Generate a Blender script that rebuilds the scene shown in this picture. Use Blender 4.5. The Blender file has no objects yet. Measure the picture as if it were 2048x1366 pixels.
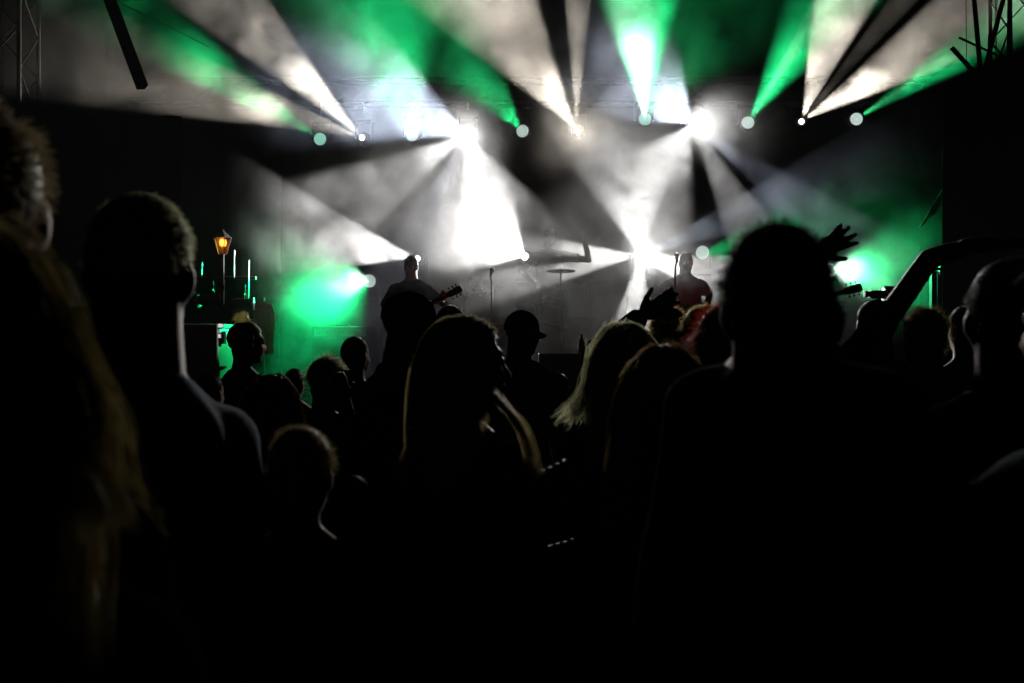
import bpy, bmesh, math, random
import numpy as np
from mathutils import Vector, Matrix, Euler
from mathutils import noise as mnoise
from math import radians as R, sin, cos, pi

scene = bpy.context.scene
col = scene.collection

# ------------------------------------------------------------------ camera
F = 1900.0                       # focal length in pixels of the 2048 px wide photograph
CAM_Z = 1.60
cam_data = bpy.data.cameras.new('camera')
cam = bpy.data.objects.new('camera', cam_data)
col.objects.link(cam)
cam_data.sensor_width = 36.0
cam_data.lens = F / 2048.0 * 36.0
cam.location = (0, 0, CAM_Z)
cam.rotation_euler = (R(90), 0, 0)
cam_data.clip_start = 0.05
cam_data.clip_end = 600
cam_data.dof.use_dof = True
cam_data.dof.focus_distance = 8.5
cam_data.dof.aperture_fstop = 4.0
scene.camera = cam

# ------------------------------------------------------------------ night sky
world = bpy.data.worlds.new('World')
scene.world = world
world.use_nodes = True
wn = world.node_tree.nodes; wl = world.node_tree.links
wn.clear()
sky = wn.new('ShaderNodeTexSky'); sky.sky_type = 'NISHITA'
sky.sun_disc = False
sky.sun_elevation = R(-6.0); sky.sun_rotation = R(200)
bg = wn.new('ShaderNodeBackground'); bg.inputs['Strength'].default_value = 0.004
wo = wn.new('ShaderNodeOutputWorld')
wl.new(sky.outputs['Color'], bg.inputs['Color']); wl.new(bg.outputs['Background'], wo.inputs['Surface'])

# ------------------------------------------------------------------ exposure and sampling
vs = scene.view_settings
vs.view_transform = 'Standard'; vs.look = 'None'; vs.exposure = 0.0; vs.gamma = 1.0
vs.use_curve_mapping = False
cy = scene.cycles
cy.max_bounces = 3; cy.diffuse_bounces = 0; cy.glossy_bounces = 0; cy.transmission_bounces = 2
cy.volume_bounces = 0; cy.transparent_max_bounces = 6
cy.volume_step_rate = 1.0; cy.volume_max_steps = 128
cy.use_denoising = True
cy.denoiser = 'OPENIMAGEDENOISE'
cy.denoising_input_passes = 'RGB_ALBEDO_NORMAL'; cy.denoising_prefilter = 'ACCURATE'
cy.use_light_tree = True
cy.sample_clamp_direct = 0; cy.sample_clamp_indirect = 4.0

def at(px, py, d):
    """world point at distance d (metres along the view axis) that the photograph shows at px, py"""
    return Vector(((px - 1024.0) / F * d, d, CAM_Z + (683.0 - py) / F * d))
# ------------------------------------------------------------------ materials
def node_mat(name, color, rough=0.6, spec=0.3, metal=0.0, noise_scale=0.0, noise_amt=0.0, bump=0.0, sheen=0.0):
    m = bpy.data.materials.new(name); m.use_nodes = True
    nt = m.node_tree; b = nt.nodes['Principled BSDF']
    b.inputs['Base Color'].default_value = (*color, 1)
    b.inputs['Roughness'].default_value = rough
    b.inputs['Specular IOR Level'].default_value = spec
    b.inputs['Metallic'].default_value = metal
    if sheen: b.inputs['Sheen Weight'].default_value = sheen
    if noise_scale:
        tc = nt.nodes.new('ShaderNodeTexCoord'); n = nt.nodes.new('ShaderNodeTexNoise')
        n.inputs['Scale'].default_value = noise_scale; n.inputs['Detail'].default_value = 5
        nt.links.new(tc.outputs['Object'], n.inputs['Vector'])
        if noise_amt:
            mx = nt.nodes.new('ShaderNodeMix'); mx.data_type = 'RGBA'
            mx.inputs['A'].default_value = (*[c * (1 - noise_amt) for c in color], 1)
            mx.inputs['B'].default_value = (*[min(1, c * (1 + noise_amt)) for c in color], 1)
            nt.links.new(n.outputs['Fac'], mx.inputs['Factor'])
            nt.links.new(mx.outputs['Result'], b.inputs['Base Color'])
        if bump:
            bp = nt.nodes.new('ShaderNodeBump'); bp.inputs['Strength'].default_value = bump
            bp.inputs['Distance'].default_value = 0.01
            nt.links.new(n.outputs['Fac'], bp.inputs['Height']); nt.links.new(bp.outputs['Normal'], b.inputs['Normal'])
    return m

def emit_mat(name, color, strength):
    m = bpy.data.materials.new(name); m.use_nodes = True
    nt = m.node_tree; nt.nodes.clear()
    e = nt.nodes.new('ShaderNodeEmission'); o = nt.nodes.new('ShaderNodeOutputMaterial')
    e.inputs['Color'].default_value = (*color, 1); e.inputs['Strength'].default_value = strength
    nt.links.new(e.outputs[0], o.inputs['Surface'])
    return m

FIX_Y = 14.0
# ------------------------------------------------------------------ helpers
STAGE_Z = 0.85
rng = np.random.default_rng(7)
random.seed(7)

def tag(o, label=None, cat=None, group=None, kind=None):
    if label: o['label'] = label
    if cat: o['category'] = cat
    if group: o['group'] = group
    if kind: o['kind'] = kind
    return o

def empty(name, loc=(0, 0, 0), rz=0.0):
    o = bpy.data.objects.new(name, None); col.objects.link(o)
    o.location = loc; o.rotation_euler = (0, 0, rz); o.empty_display_size = 0.1
    return o

def link_mesh(name, me, mat, parent=None):
    if mat is not None: me.materials.append(mat)
    o = bpy.data.objects.new(name, me); col.objects.link(o)
    if parent is not None: o.parent = parent
    return o

class MB:
    """collects closed shapes; build() links them as one mesh object"""
    def __init__(self): self.v = []; self.f = []
    def add(self, v, f):
        n = len(self.v); self.v += [tuple(p) for p in v]; self.f += [tuple(i + n for i in q) for q in f]; return self
    def box(self, lo, hi, M=None, bev=0.0):
        lo = Vector(lo); hi = Vector(hi)
        if bev <= 0:
            vs = [Vector((x, y, z)) for x in (lo.x, hi.x) for y in (lo.y, hi.y) for z in (lo.z, hi.z)]
            fs = [(0, 1, 3, 2), (4, 6, 7, 5), (0, 4, 5, 1), (2, 3, 7, 6), (0, 2, 6, 4), (1, 5, 7, 3)]
        else:
            bm = bmesh.new(); bmesh.ops.create_cube(bm, size=1)
            for v in bm.verts: v.co = Vector([(lo[i] + hi[i]) / 2 + v.co[i] * (hi[i] - lo[i]) for i in range(3)])
            bmesh.ops.bevel(bm, geom=list(bm.edges), offset=bev, segments=2, affect='EDGES', profile=.5)
            bm.verts.index_update(); vs = [v.co.copy() for v in bm.verts]; fs = [[v.index for v in f.verts] for f in bm.faces]; bm.free()
        if M is not None: vs = [M @ p for p in vs]
        return self.add(vs, fs)
    def tube(self, pts, r, n=8, r1=None, closed=False):
        """round bar along a list of points; r may be a list"""
        P = [Vector(p) for p in pts]; m = len(P)
        rs = r if isinstance(r, (list, tuple)) else ([r] * m if r1 is None else [r + (r1 - r) * i / (m - 1) for i in range(m)])
        vs = []; fs = []; prev = None
        for i, p in enumerate(P):
            t = (P[min(i + 1, m - 1)] - P[max(i - 1, 0)]).normalized()
            if prev is None:
                a = Vector((0, 0, 1)) if abs(t.z) < .9 else Vector((1, 0, 0)); u = t.cross(a).normalized()
            else: u = (prev - t * prev.dot(t)).normalized()
            prev = u; w = t.cross(u)
            for k in range(n):
                a = 2 * pi * k / n; vs.append(p + (u * cos(a) + w * sin(a)) * rs[i])
        for i in range(m - 1):
            for k in range(n):
                k2 = (k + 1) % n; fs.append((i * n + k, i * n + k2, (i + 1) * n + k2, (i + 1) * n + k))
        fs.append(tuple(reversed(range(n)))); fs.append(tuple((m - 1) * n + k for k in range(n)))
        return self.add(vs, fs)
    def lathe(self, prof, M=None, n=24):
        """prof: (radius, height) pairs, turned about local z; ends closed"""
        vs = []; fs = []; m = len(prof)
        for r, h in prof:
            for k in range(n):
                a = 2 * pi * k / n; vs.append(Vector((r * cos(a), r * sin(a), h)))
        for i in range(m - 1):
            for k in range(n):
                k2 = (k + 1) % n; fs.append((i * n + k, i * n + k2, (i + 1) * n + k2, (i + 1) * n + k))
        fs.append(tuple(reversed(range(n)))); fs.append(tuple((m - 1) * n + k for k in range(n)))
        if M is not None: vs = [M @ p for p in vs]
        return self.add(vs, fs)
    def prism(self, outline, z0, z1, M=None):
        n = len(outline)
        vs = [Vector((x, y, z0)) for x, y in outline] + [Vector((x, y, z1)) for x, y in outline]
        fs = [tuple(reversed(range(n))), tuple(range(n, 2 * n))] + [(i, (i + 1) % n, n + (i + 1) % n, n + i) for i in range(n)]
        if M is not None: vs = [M @ p for p in vs]
        return self.add(vs, fs)
    def ell(self, c, r, Rm=None, nu=12, nv=18):
        vs = [Vector((0, 0, 1))]
        for i in range(1, nu):
            t = pi * i / nu
            for k in range(nv):
                a = 2 * pi * k / nv; vs.append(Vector((sin(t) * cos(a), sin(t) * sin(a), cos(t))))
        vs.append(Vector((0, 0, -1)))
        fs = [(0, 1 + k, 1 + (k + 1) % nv) for k in range(nv)]
        for i in range(nu - 2):
            for k in range(nv):
                a = 1 + i * nv; k2 = (k + 1) % nv; fs.append((a + k, a + nv + k, a + nv + k2, a + k2))
        a = 1 + (nu - 2) * nv; e = len(vs) - 1
        fs += [(e, a + (k + 1) % nv, a + k) for k in range(nv)]
        out = []
        for p in vs:
            q = Vector((p.x * r[0], p.y * r[1], p.z * r[2]))
            if Rm is not None: q = Rm @ q
            out.append(q + Vector(c))
        return self.add(out, fs)
    def cap(self, p0, p1, r0, r1, n=10):
        """tapered capsule"""
        p0 = Vector(p0); p1 = Vector(p1); t = (p1 - p0)
        L = t.length; t = t / max(L, 1e-6)
        pts = []; rs = []
        for a in (80, 50, 20): pts.append(p0 - t * r0 * sin(R(a))); rs.append(r0 * cos(R(a)))
        pts.append(p0); rs.append(r0); pts.append((p0 + p1) / 2); rs.append((r0 + r1) / 2); pts.append(p1); rs.append(r1)
        for a in (20, 50, 80): pts.append(p1 + t * r1 * sin(R(a))); rs.append(r1 * cos(R(a)))
        return self.tube(pts, rs, n)
    def loft(self, secs, n=20):
        """secs: (cx, cy, z, rx, ry)"""
        vs = []; fs = []; m = len(secs)
        for cx, cyy, z, rx, ry in secs:
            for k in range(n):
                a = 2 * pi * k / n; vs.append((cx + rx * cos(a), cyy + ry * sin(a), z))
        for i in range(m - 1):
            for k in range(n):
                k2 = (k + 1) % n; fs.append((i * n + k, i * n + k2, (i + 1) * n + k2, (i + 1) * n + k))
        fs.append(tuple(reversed(range(n)))); fs.append(tuple((m - 1) * n + k for k in range(n)))
        return self.add(vs, fs)
    def mesh(self, name, smooth=True):
        me = bpy.data.meshes.new(name); me.from_pydata([tuple(p) for p in self.v], [], self.f)
        bm = bmesh.new(); bm.from_mesh(me); bmesh.ops.recalc_face_normals(bm, faces=bm.faces); bm.to_mesh(me); bm.free()
        if smooth:
            me.polygons.foreach_set('use_smooth', [True] * len(me.polygons))
            try: me.set_sharp_from_angle(angle=R(40))
            except Exception: pass
        return me
    def build(self, name, mat, parent=None, smooth=True):
        return link_mesh(name, self.mesh(name, smooth), mat, parent)

def copy_tree(o, parent=None):
    c = o.copy(); col.objects.link(c); c.parent = parent
    for ch in list(o.children): copy_tree(ch, c)
    return c

WORK = bpy.data.scenes.new('workshop')     # scratch scene for voxel remeshing, removed at the end
def remesh(mb, voxel, smooth=3, factor=.5):
    me = bpy.data.meshes.new('tmp'); me.from_pydata([tuple(p) for p in mb.v], [], mb.f)
    bm = bmesh.new(); bm.from_mesh(me); bmesh.ops.recalc_face_normals(bm, faces=bm.faces); bm.to_mesh(me); bm.free()
    o = bpy.data.objects.new('tmp', me); WORK.collection.objects.link(o)
    m = o.modifiers.new('r', 'REMESH'); m.mode = 'VOXEL'; m.voxel_size = voxel; m.use_smooth_shade = True
    if smooth:
        s = o.modifiers.new('s', 'SMOOTH'); s.factor = factor; s.iterations = smooth
    WORK.view_layers[0].update(); dg = WORK.view_layers[0].depsgraph
    out = bpy.data.meshes.new_from_object(o.evaluated_get(dg), depsgraph=dg)
    bpy.data.objects.remove(o); bpy.data.meshes.remove(me)
    out.polygons.foreach_set('use_smooth', [True] * len(out.polygons))
    return out

def wave_noise(P, scale, seed, octaves=3):
    """cheap smooth noise: sums of sines along random directions"""
    g = np.random.default_rng(1000 + int(seed)); out = np.zeros(len(P)); a = 1.0; f = scale
    for _ in range(octaves):
        for k in range(4):
            w = g.normal(size=3); w /= np.linalg.norm(w); out += a * .5 * np.sin(P @ w * f + g.uniform(0, 6.28) + .8 * np.sin(P @ w[::-1] * f * .7))
        a *= .5; f *= 2.1
    return out
def wrinkle(me, amp, scale, seed):
    """cloth folds: push vertices along their normals by layered waves"""
    n = len(me.vertices); P = np.empty(n * 3); me.vertices.foreach_get('co', P); P = P.reshape(-1, 3)
    Nn = np.empty(n * 3); me.vertices.foreach_get('normal', Nn); Nn = Nn.reshape(-1, 3)
    Q = P * np.array([1, 1, .55])
    P = P + Nn * (wave_noise(Q, scale * 2.2, seed) * amp * .7)[:, None]
    me.vertices.foreach_set('co', P.ravel()); me.update()

# ------------------------------------------------------------------ hair strands
def strand_mesh(P, r0, r1):
    """P: (N, S, 3) strand points -> three-sided tapered tubes"""
    N, S, _ = P.shape
    T = np.empty_like(P); T[:, 1:-1] = P[:, 2:] - P[:, :-2]; T[:, 0] = P[:, 1] - P[:, 0]; T[:, -1] = P[:, -1] - P[:, -2]
    T /= np.linalg.norm(T, axis=2, keepdims=True) + 1e-9
    ref = np.tile(np.array([.31, .73, .61]), (N, S, 1))
    U = np.cross(T, ref); U /= np.linalg.norm(U, axis=2, keepdims=True) + 1e-9
    W = np.cross(T, U)
    rad = np.broadcast_to(np.asarray(r0).reshape(-1, 1) * (1 - np.linspace(0, 1, S)[None] ** 2) + r1 * np.linspace(0, 1, S)[None] ** 2, (N, S))
    rings = []
    for k in range(3):
        a = 2 * pi * k / 3; rings.append(P + (U * cos(a) + W * sin(a)) * rad[..., None])
    V = np.stack(rings, axis=2).reshape(-1, 3)
    base = (np.arange(N)[:, None] * S + np.arange(S - 1)[None]).reshape(-1) * 3
    q = []
    for k in range(3):
        k2 = (k + 1) % 3
        q.append(np.stack([base + k, base + k2, base + 3 + k2, base + 3 + k], axis=1))
    return V, np.concatenate(q)

def np_mesh(name, parts):
    """parts: list of (V, quads)"""
    vs = []; fs = []; n = 0
    for V, Fq in parts:
        vs.append(V); fs.append(Fq + n); n += len(V)
    V = np.concatenate(vs); Fq = np.concatenate(fs)
    me = bpy.data.meshes.new(name)
    me.vertices.add(len(V)); me.vertices.foreach_set('co', V.astype(np.float32).ravel())
    me.loops.add(Fq.size); me.loops.foreach_set('vertex_index', Fq.astype(np.int32).ravel())
    me.polygons.add(len(Fq)); me.polygons.foreach_set('loop_start', np.arange(0, Fq.size, 4, dtype=np.int32))
    me.update(calc_edges=True)
    me.polygons.foreach_set('use_smooth', [True] * len(me.polygons))
    return me

CRAN_C = np.array([0, -.012, .028]); CRAN_R = np.array([.074, .095, .088])

def scalp_dirs(n, rg, back_low=-.75, front_line=.45):
    out = []
    while len(out) < n:
        v = rg.normal(size=(4 * n, 3)); v /= np.linalg.norm(v, axis=1, keepdims=True)
        x, y, z = v.T
        ok = (z > back_low) & ~((y > .30) & (z < front_line)) & ~((y > .05) & (z < -.10)) & ~((y > .22) & (z < .22)) & ~((y > -.25) & (z < -.30))
        out += list(v[ok])
    return np.array(out[:n])
# ------------------------------------------------------------------ people
_mats = {}
def cloth_mat(c):
    k = ('c', c)
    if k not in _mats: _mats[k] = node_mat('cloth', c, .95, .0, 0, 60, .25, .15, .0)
    return _mats[k]
def skin_mat(c):
    k = ('s', c)
    if k not in _mats:
        m = node_mat('skin', c, .6, .18, 0, 90, .08, .08)
        _mats[k] = m
    return _mats[k]
def hair_mat(c, tr=.65):
    k = ('h', c, tr)
    if k not in _mats:
        m = bpy.data.materials.new('hair'); m.use_nodes = True; nt = m.node_tree; b = nt.nodes['Principled BSDF']
        b.inputs['Base Color'].default_value = (*c, 1); b.inputs['Roughness'].default_value = .5
        b.inputs['Specular IOR Level'].default_value = .25
        t = nt.nodes.new('ShaderNodeBsdfTranslucent'); t.inputs['Color'].default_value = (*[min(1, q * 1.7) for q in c], 1)
        mx = nt.nodes.new('ShaderNodeMixShader'); mx.inputs['Fac'].default_value = tr
        o = nt.nodes['Material Output']
        nt.links.new(b.outputs[0], mx.inputs[1]); nt.links.new(t.outputs[0], mx.inputs[2]); nt.links.new(mx.outputs[0], o.inputs['Surface'])
        _mats[k] = m
    return _mats[k]

SKIN = (.30, .17, .12)
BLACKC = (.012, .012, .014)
M_jeans = node_mat('denim', (.02, .025, .04), .8, .2, 0, 120, .3, .1)
M_shoe = node_mat('shoe', (.015, .015, .015), .5, .4, 0, 30, .2)
M_eye = node_mat('eye', (.55, .52, .48), .15, .5)

def hand(mb, W, u, n, side, s, spread=.18, curl=.25):
    """palm and five separate fingers at wrist W; u = finger direction, n = palm side, side = +1 thumb on +v"""
    u = Vector(u).normalized(); n = Vector(n); n = (n - u * n.dot(u)).normalized(); v = n.cross(u).normalized() * side
    Rm = Matrix((u, v, n)).transposed()
    W = Vector(W)
    mb.cap(W - u * .02 * s, W + u * .035 * s, .024 * s, .026 * s)
    mb.ell(W + u * .055 * s, (.050 * s, .041 * s, .017 * s), Rm)
    for k, (o, L, r) in enumerate(((.030, .068, .0105), (.011, .077, .0108), (-.009, .072, .0104), (-.028, .056, .0094))):
        d = (u + v * (o / .03) * spread).normalized()
        base = W + u * .082 * s + v * o * s
        c = curl * (1 + .25 * k)
        d2 = (d * cos(c) + n * sin(c)).normalized(); d3 = (d * cos(2 * c) + n * sin(2 * c)).normalized()
        a = base + d * L * .45 * s; b = a + d2 * L * .32 * s; e = b + d3 * L * .26 * s
        mb.cap(base, a, r * s * 1.08, r * s); mb.cap(a, b, r * s, r * s * .92); mb.cap(b, e, r * s * .94, r * s * .88)
    t0 = W + u * .022 * s + v * .026 * s; td = (v * .75 + u * .66 + n * .25).normalized(); t1 = t0 + td * .045 * s; t2 = t1 + (td + u * .5).normalized() * .03 * s
    mb.cap(t0, t1, .0145 * s, .012 * s); mb.cap(t1, t2, .012 * s, .0105 * s)

NECK = Vector((0, -.012, 1.50)); HC = Vector((0, .012, 1.634))

def person(label, px, py, d, yaw=0, hyaw=0, pitch=0, roll=0, hair='short', hcol=(.05, .035, .025), skin=SKIN,
           shirt=BLACKC, sleeve='short', arms=None, female=False, base=0.0, cap=None, seed=1, H=None, q=1, group='audience watching the stage',
           hlen=.35, nst=1.0, wide=1.0, tr=.72, hood=False, seat=False, cat='person', trousers=None, fuzz=1.0, shrug=0.0, armk=1.0, locks=(), tight=1.0):
    rg = np.random.default_rng(seed)
    nst = nst * (.2 if q == 0 else .36 if d > 3.3 else .62)
    th = {'short': .018, 'long': .014, 'curly': .045, 'bun': .016, 'bald': .003, 'buzz': .007, 'wavy': .016}[hair]
    if cap: th = .022
    top = at(px, py, d)
    if H is None: H = top.z - base - th
    s = H / 1.75
    sh = (.90 if female else 1.0) * wide
    Rz = Matrix.Rotation(R(yaw), 3, 'Z')
    Rh = Matrix.Rotation(R(hyaw), 3, 'Z') @ Matrix.Rotation(R(pitch), 3, 'X') @ Matrix.Rotation(R(roll), 3, 'Y')
    hc_l = NECK + Rh @ (HC - NECK)
    zdrop = 0
    hw = Rz @ (hc_l * s)
    loc = Vector((top.x - hw.x, top.y - hw.y, base))
    if seat: loc.z = top.z - th - s * 1.75
    def L(pw): return (Rz.transposed() @ (Vector(pw) - loc)) / s      # world -> local unit body
    def hp(p): return hc_l + Rh @ Vector(p)
    B = MB(); S = MB(); T = MB(); SH = MB()
    # head
    def he(c, r): B.ell(hp(c), r, Rh)
    he(CRAN_C, CRAN_R); he((0, .028, -.035), (.063, .066, .080)); he((0, -.012, -.040), (.067, .075, .078)); he((0, .058, -.090), (.034, .030, .025))
    he((0, .086, -.062), (.024, .013, .0095)); he((0, .072, .024), (.054, .020, .012))
    for e in (-1, 1):
        he((e * .036, .052, -.030), (.027, .032, .030)); he((e * .0765, -.014, -.014), (.011, .020, .032)); he((e * .034, .018, -.068), (.030, .048, .038))
    B.cap(hp((0, .088, .004)), hp((0, .110, -.036)), .009, .0135); 
    for e in (-1, 1): B.cap(hp((e * .011, .094, -.042)), hp((e * .012, .099, -.040)), .008, .008)
    B.cap(hp((0, -.022, -.03)), NECK + Vector((0, -.012, -.05)), .067 if not female else .049, .074 if not female else .056)
    secs = [(0, -.014, 1.485, .058, .055), (0, -.014, 1.465, .085 * sh, .064), (0, -.012, 1.44, .125 * sh, .074), (0, -.008, 1.41, .160 * sh, .088), (0, -.004, 1.36, .176 * sh, .102), (0, 0, 1.28, .172 * sh, .113), (0, 0, 1.15, .154 * sh, .103), (0, 0, 1.04, .150 * (1.0 if not female else .95), .100), (0, 0, .95, .166, .112), (0, -.005, .87, .165, .110)]
    secs = [(a_, b_, z_ + (shrug * .8 if z_ > 1.33 else 0), c_, d_) for a_, b_, z_, c_, d_ in secs]
    B.loft(secs)
    if female:
        for e in (-1, 1): B.ell((e * .075, .085, 1.26), (.062, .055, .062))
    S.loft([(c0, c1, z - (.0 if i else -.004), rx + (.014 if z < 1.46 else .006), ry + (.016 if z < 1.46 else .008)) for i, (c0, c1, z, rx, ry) in enumerate(secs)])
    if female:
        for e in (-1, 1): S.ell((e * .075, .087, 1.26), (.072, .065, .068))
    if sleeve == 'long': S.loft([(0, -.005, .87, .182, .127), (0, -.005, .80, .186, .130)])
    # legs
    for e in (-1, 1):
        hip = Vector((e * .088, 0, .88)); knee = Vector((e * .10, .02, .48)); ank = Vector((e * .10, -.01, .09))
        if seat: knee = Vector((e * .17, .40, .86)); ank = Vector((e * .17, .40, .44))
        B.cap(hip, knee, .084, .054); B.cap(knee, ank, .054, .038)
        B.cap(ank + Vector((0, -.02, -.05)), ank + Vector((e * .02, .17, -.06)), .034, .026)
        T.cap(hip + Vector((0, 0, .03)), knee, .098, .070); T.cap(knee, ank + Vector((0, 0, .02)), .070, .058)
        m = MB(); m.cap(ank + Vector((0, -.03, -.045)), ank + Vector((e * .02, .17, -.055)), .040, .032); SH.v and None
        n0 = len(SH.v); SH.add(m.v, m.f)
    T.loft([(0, 0, 1.0, .168, .116), (0, -.005, .90, .182, .126), (0, -.005, .84, .172, .12)])
    # arms
    arms = arms or {}
    for e, key in ((-1, 'L'), (1, 'R')):
        sp = Vector((e * .178 * sh, -.004, 1.372 + shrug))
        a = arms.get(key)
        if a is None:
            jx = rg.uniform(-.02, .03)
            el = Vector((e * (.235 * sh + jx), -.03 + rg.uniform(-.02, .02), 1.12)); wr = Vector((e * (.235 * sh + jx), .05 + rg.uniform(-.03, .04), .875))
            hu = (wr - el); hn = Vector((-e, 0, 0)); sd = e * -1; spd, crl = .06, .35
            hu = hu.normalized()
        else:
            el = L(a['e']) if a.get('world', True) else Vector(a['e']); wr = L(a['w']) if a.get('world', True) else Vector(a['w'])
            if a.get('world', True):
                hu = Rz.transposed() @ Vector(a['u']); hn = Rz.transposed() @ Vector(a['n'])
            else: hu = Vector(a['u']); hn = Vector(a['n'])
            sd = a.get('side', 1); spd, crl = a.get('spread', .2), a.get('curl', .2)
            up = (el - sp).normalized()
            if up.z > .2: sp = sp + Vector((0, 0, .03))
        af = (.9 if female else 1.0) * armk
        B.cap(sp, el, .053 * af, .041 * af); B.cap(el, el.lerp(wr, .35), .041 * af, .041 * af); B.cap(el.lerp(wr, .35), wr, .041 * af, .027 * af)
        B.ell(sp + Vector((-e * .010, 0, -.006)), (.060 * af, .060 * af, .062 * af)); B.cap((e * .05, -.016, 1.462 + shrug * .7), (e * .145 * sh, -.006, 1.395 + shrug), .040, .044)
        hand(B, wr, hu, hn, sd, 1.0 * (.93 if female else 1), spd, crl)
        S.ell(sp + Vector((-e * .010, 0, -.004)), (.072 * af, .072 * af, .073 * af)); S.cap((e * .065, -.016, 1.448 + shrug * .7), (e * .145 * sh, -.006, 1.392 + shrug), .046, .056)
        if sleeve == 'short': S.cap(sp, sp.lerp(el, .55), .070 * af, .066 * af)
        elif sleeve == 'long':
            S.cap(sp, el, .072 * af, .058 * af); S.cap(el, el.lerp(wr, .93), .058 * af, .042 * af)
    if hood:
        S.tube([(.09 * cos(t), -.035 - .085 * sin(t) , 1.475 + shrug * .7 + .02 * sin(t)) for t in np.linspace(-.5, pi + .5, 12)], .030, 8)
    elif sleeve != 'none':
        pts = [(.074 * sh * cos(t), -.016 + .068 * sin(t), 1.468 + shrug * .75 - .02 * sin(t)) for t in np.linspace(0, 2 * pi, 22)]
        S.tube(pts, .011, 6)
    def scale(mb): mb.v = [(x * s, y * s, z * s) for x, y, z in mb.v]; return mb
    vox = {0: .0180, 1: .0120, 2: .0066}[q]
    body = remesh(scale(B), vox, {0: 1, 1: 3, 2: 2}[q])
    po = link_mesh('person', body, skin_mat(skin)); po.location = loc; po.rotation_euler = (0, 0, R(yaw))
    tag(po, label, cat, group)
    if sleeve != 'none':
        sm = remesh(scale(S), .016 if q else .020, 8); wrinkle(sm, .011 * s, 9, seed)
        link_mesh('shirt' if sleeve == 'short' else 'jacket', sm, cloth_mat(shirt), po)
    tm = remesh(scale(T), .024, 3); wrinkle(tm, .006, 8, seed + 5); link_mesh('trousers', tm, trousers or M_jeans, po)
    n2 = len(SH.v) // 2
    for e in (0, 1):
        m = MB(); m.v = [tuple(c * s for c in p) for p in SH.v[e * n2:(e + 1) * n2]]; m.f = SH.f[:len(SH.f) // 2]; m.build('shoe', M_shoe, po)
    for e in (-1, 1):
        m = MB(); c = hp((e * .031, .078, .004)); m.ell([k * s for k in c], (.0125 * s, .0125 * s, .0125 * s), None, 8, 10); m.build('eye', M_eye, po)
    # hair
    RhN = np.array(Rh); hcN = np.array(hc_l)
    def h2b(p): return (p @ RhN.T + hcN) * s
    def cap_shell(k, lowb=-.72, frontl=.40):
        m = MB(); m.ell((0, 0, 0), (1, 1, 1), None, 26, 34)
        V = np.array(m.v); keep = []
        for f in m.f:
            c = V[list(f)].mean(0)
            x, y, z = c
            if z > lowb and not (y > .32 and z < frontl) and not (y > .10 and z < -.12) and not (y > .25 and z < .22) and not (y > -.25 and z < -.30): keep.append(f)
        outer = h2b(CRAN_C + V * (CRAN_R * k)); 
        quads = np.array([[f[0], f[1], f[2], f[3] if len(f) == 4 else f[2]] for f in keep if len(f) == 4])
        # the poles' triangles
        tris = [f for f in keep if len(f) == 3]
        return outer, quads, tris
    hm = hair_mat(hcol, tr)
    def shell_mb(k, **kw):
        o_, q_, t_ = cap_shell(k, **kw); m = MB(); m.v = [tuple(p) for p in o_]; m.f = [tuple(f) for f in q_] + [tuple(f) for f in t_]; return m
    parts = []
    if hair in ('short', 'buzz', 'bun', 'curly'):
        n = int({'short': 2600, 'buzz': 1800, 'bun': 1500, 'curly': 1500}[hair] * nst)
        D = scalp_dirs(n, rg); root = CRAN_C + D * CRAN_R * 1.0
        N = D / CRAN_R; N /= np.linalg.norm(N, axis=1, keepdims=True)
        SS = 5 if hair != 'curly' else 12
        comb = np.array([.15, .55, .1]) if hair != 'bun' else np.array([0, -.5, .3])
        Lh = {'short': .030, 'buzz': .010, 'bun': .016, 'curly': .07}[hair] * rg.uniform(.55, 1.15, n) * fuzz
        t = np.linspace(0, 1, SS)
        jit = rg.normal(size=(n, 3)) * .38
        lowf = wave_noise(D, 3.0, seed, 2)[:, None] * .3
        Lh = Lh * np.clip(1 + .5 * wave_noise(D, 5.0, seed + 3, 2) * .5, .5, 1.5)
        clump = np.stack([wave_noise(D, 9.0, seed + k_, 2) for k_ in (11, 12, 13)], 1) * .20
        dirv = N * {'short': .48, 'buzz': .8, 'bun': .2, 'curly': .8}[hair] + comb * .6 + jit * .6 + clump + lowf * np.array([.6, .2, .4])
        dirv /= np.linalg.norm(dirv, axis=1, keepdims=True)
        P = root[:, None] + dirv[:, None] * (t[None, :, None] * Lh[:, None, None])
        P[..., 2] -= (t[None] ** 2) * Lh[:, None] * .25
        if hair == 'curly':
            ph = rg.uniform(0, 6.28, n); fr = rg.uniform(9, 14, n)
            A = np.cross(N, rg.normal(size=(n, 3))); A /= np.linalg.norm(A, axis=1, keepdims=True); Bv = np.cross(N, A)
            w = t[None, :, None] ** .5 * .010
            P = root[:, None] + N[:, None] * (t[None, :, None] * Lh[:, None, None] * .7) + w * (A[:, None] * np.cos(ph[:, None] + fr[:, None] * t[None])[..., None] + Bv[:, None] * np.sin(ph[:, None] + fr[:, None] * t[None])[..., None])
        rr = (.0011 if d > 3 else .0008) * rg.uniform(.7, 1.3, n)
        parts.append(strand_mesh(h2b(P.reshape(-1, 3)).reshape(n, SS, 3), rr * s, rr.mean() * .35))
        shell = shell_mb({'short': 1.055, 'buzz': 1.02, 'bun': 1.05, 'curly': 1.18}[hair])
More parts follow.
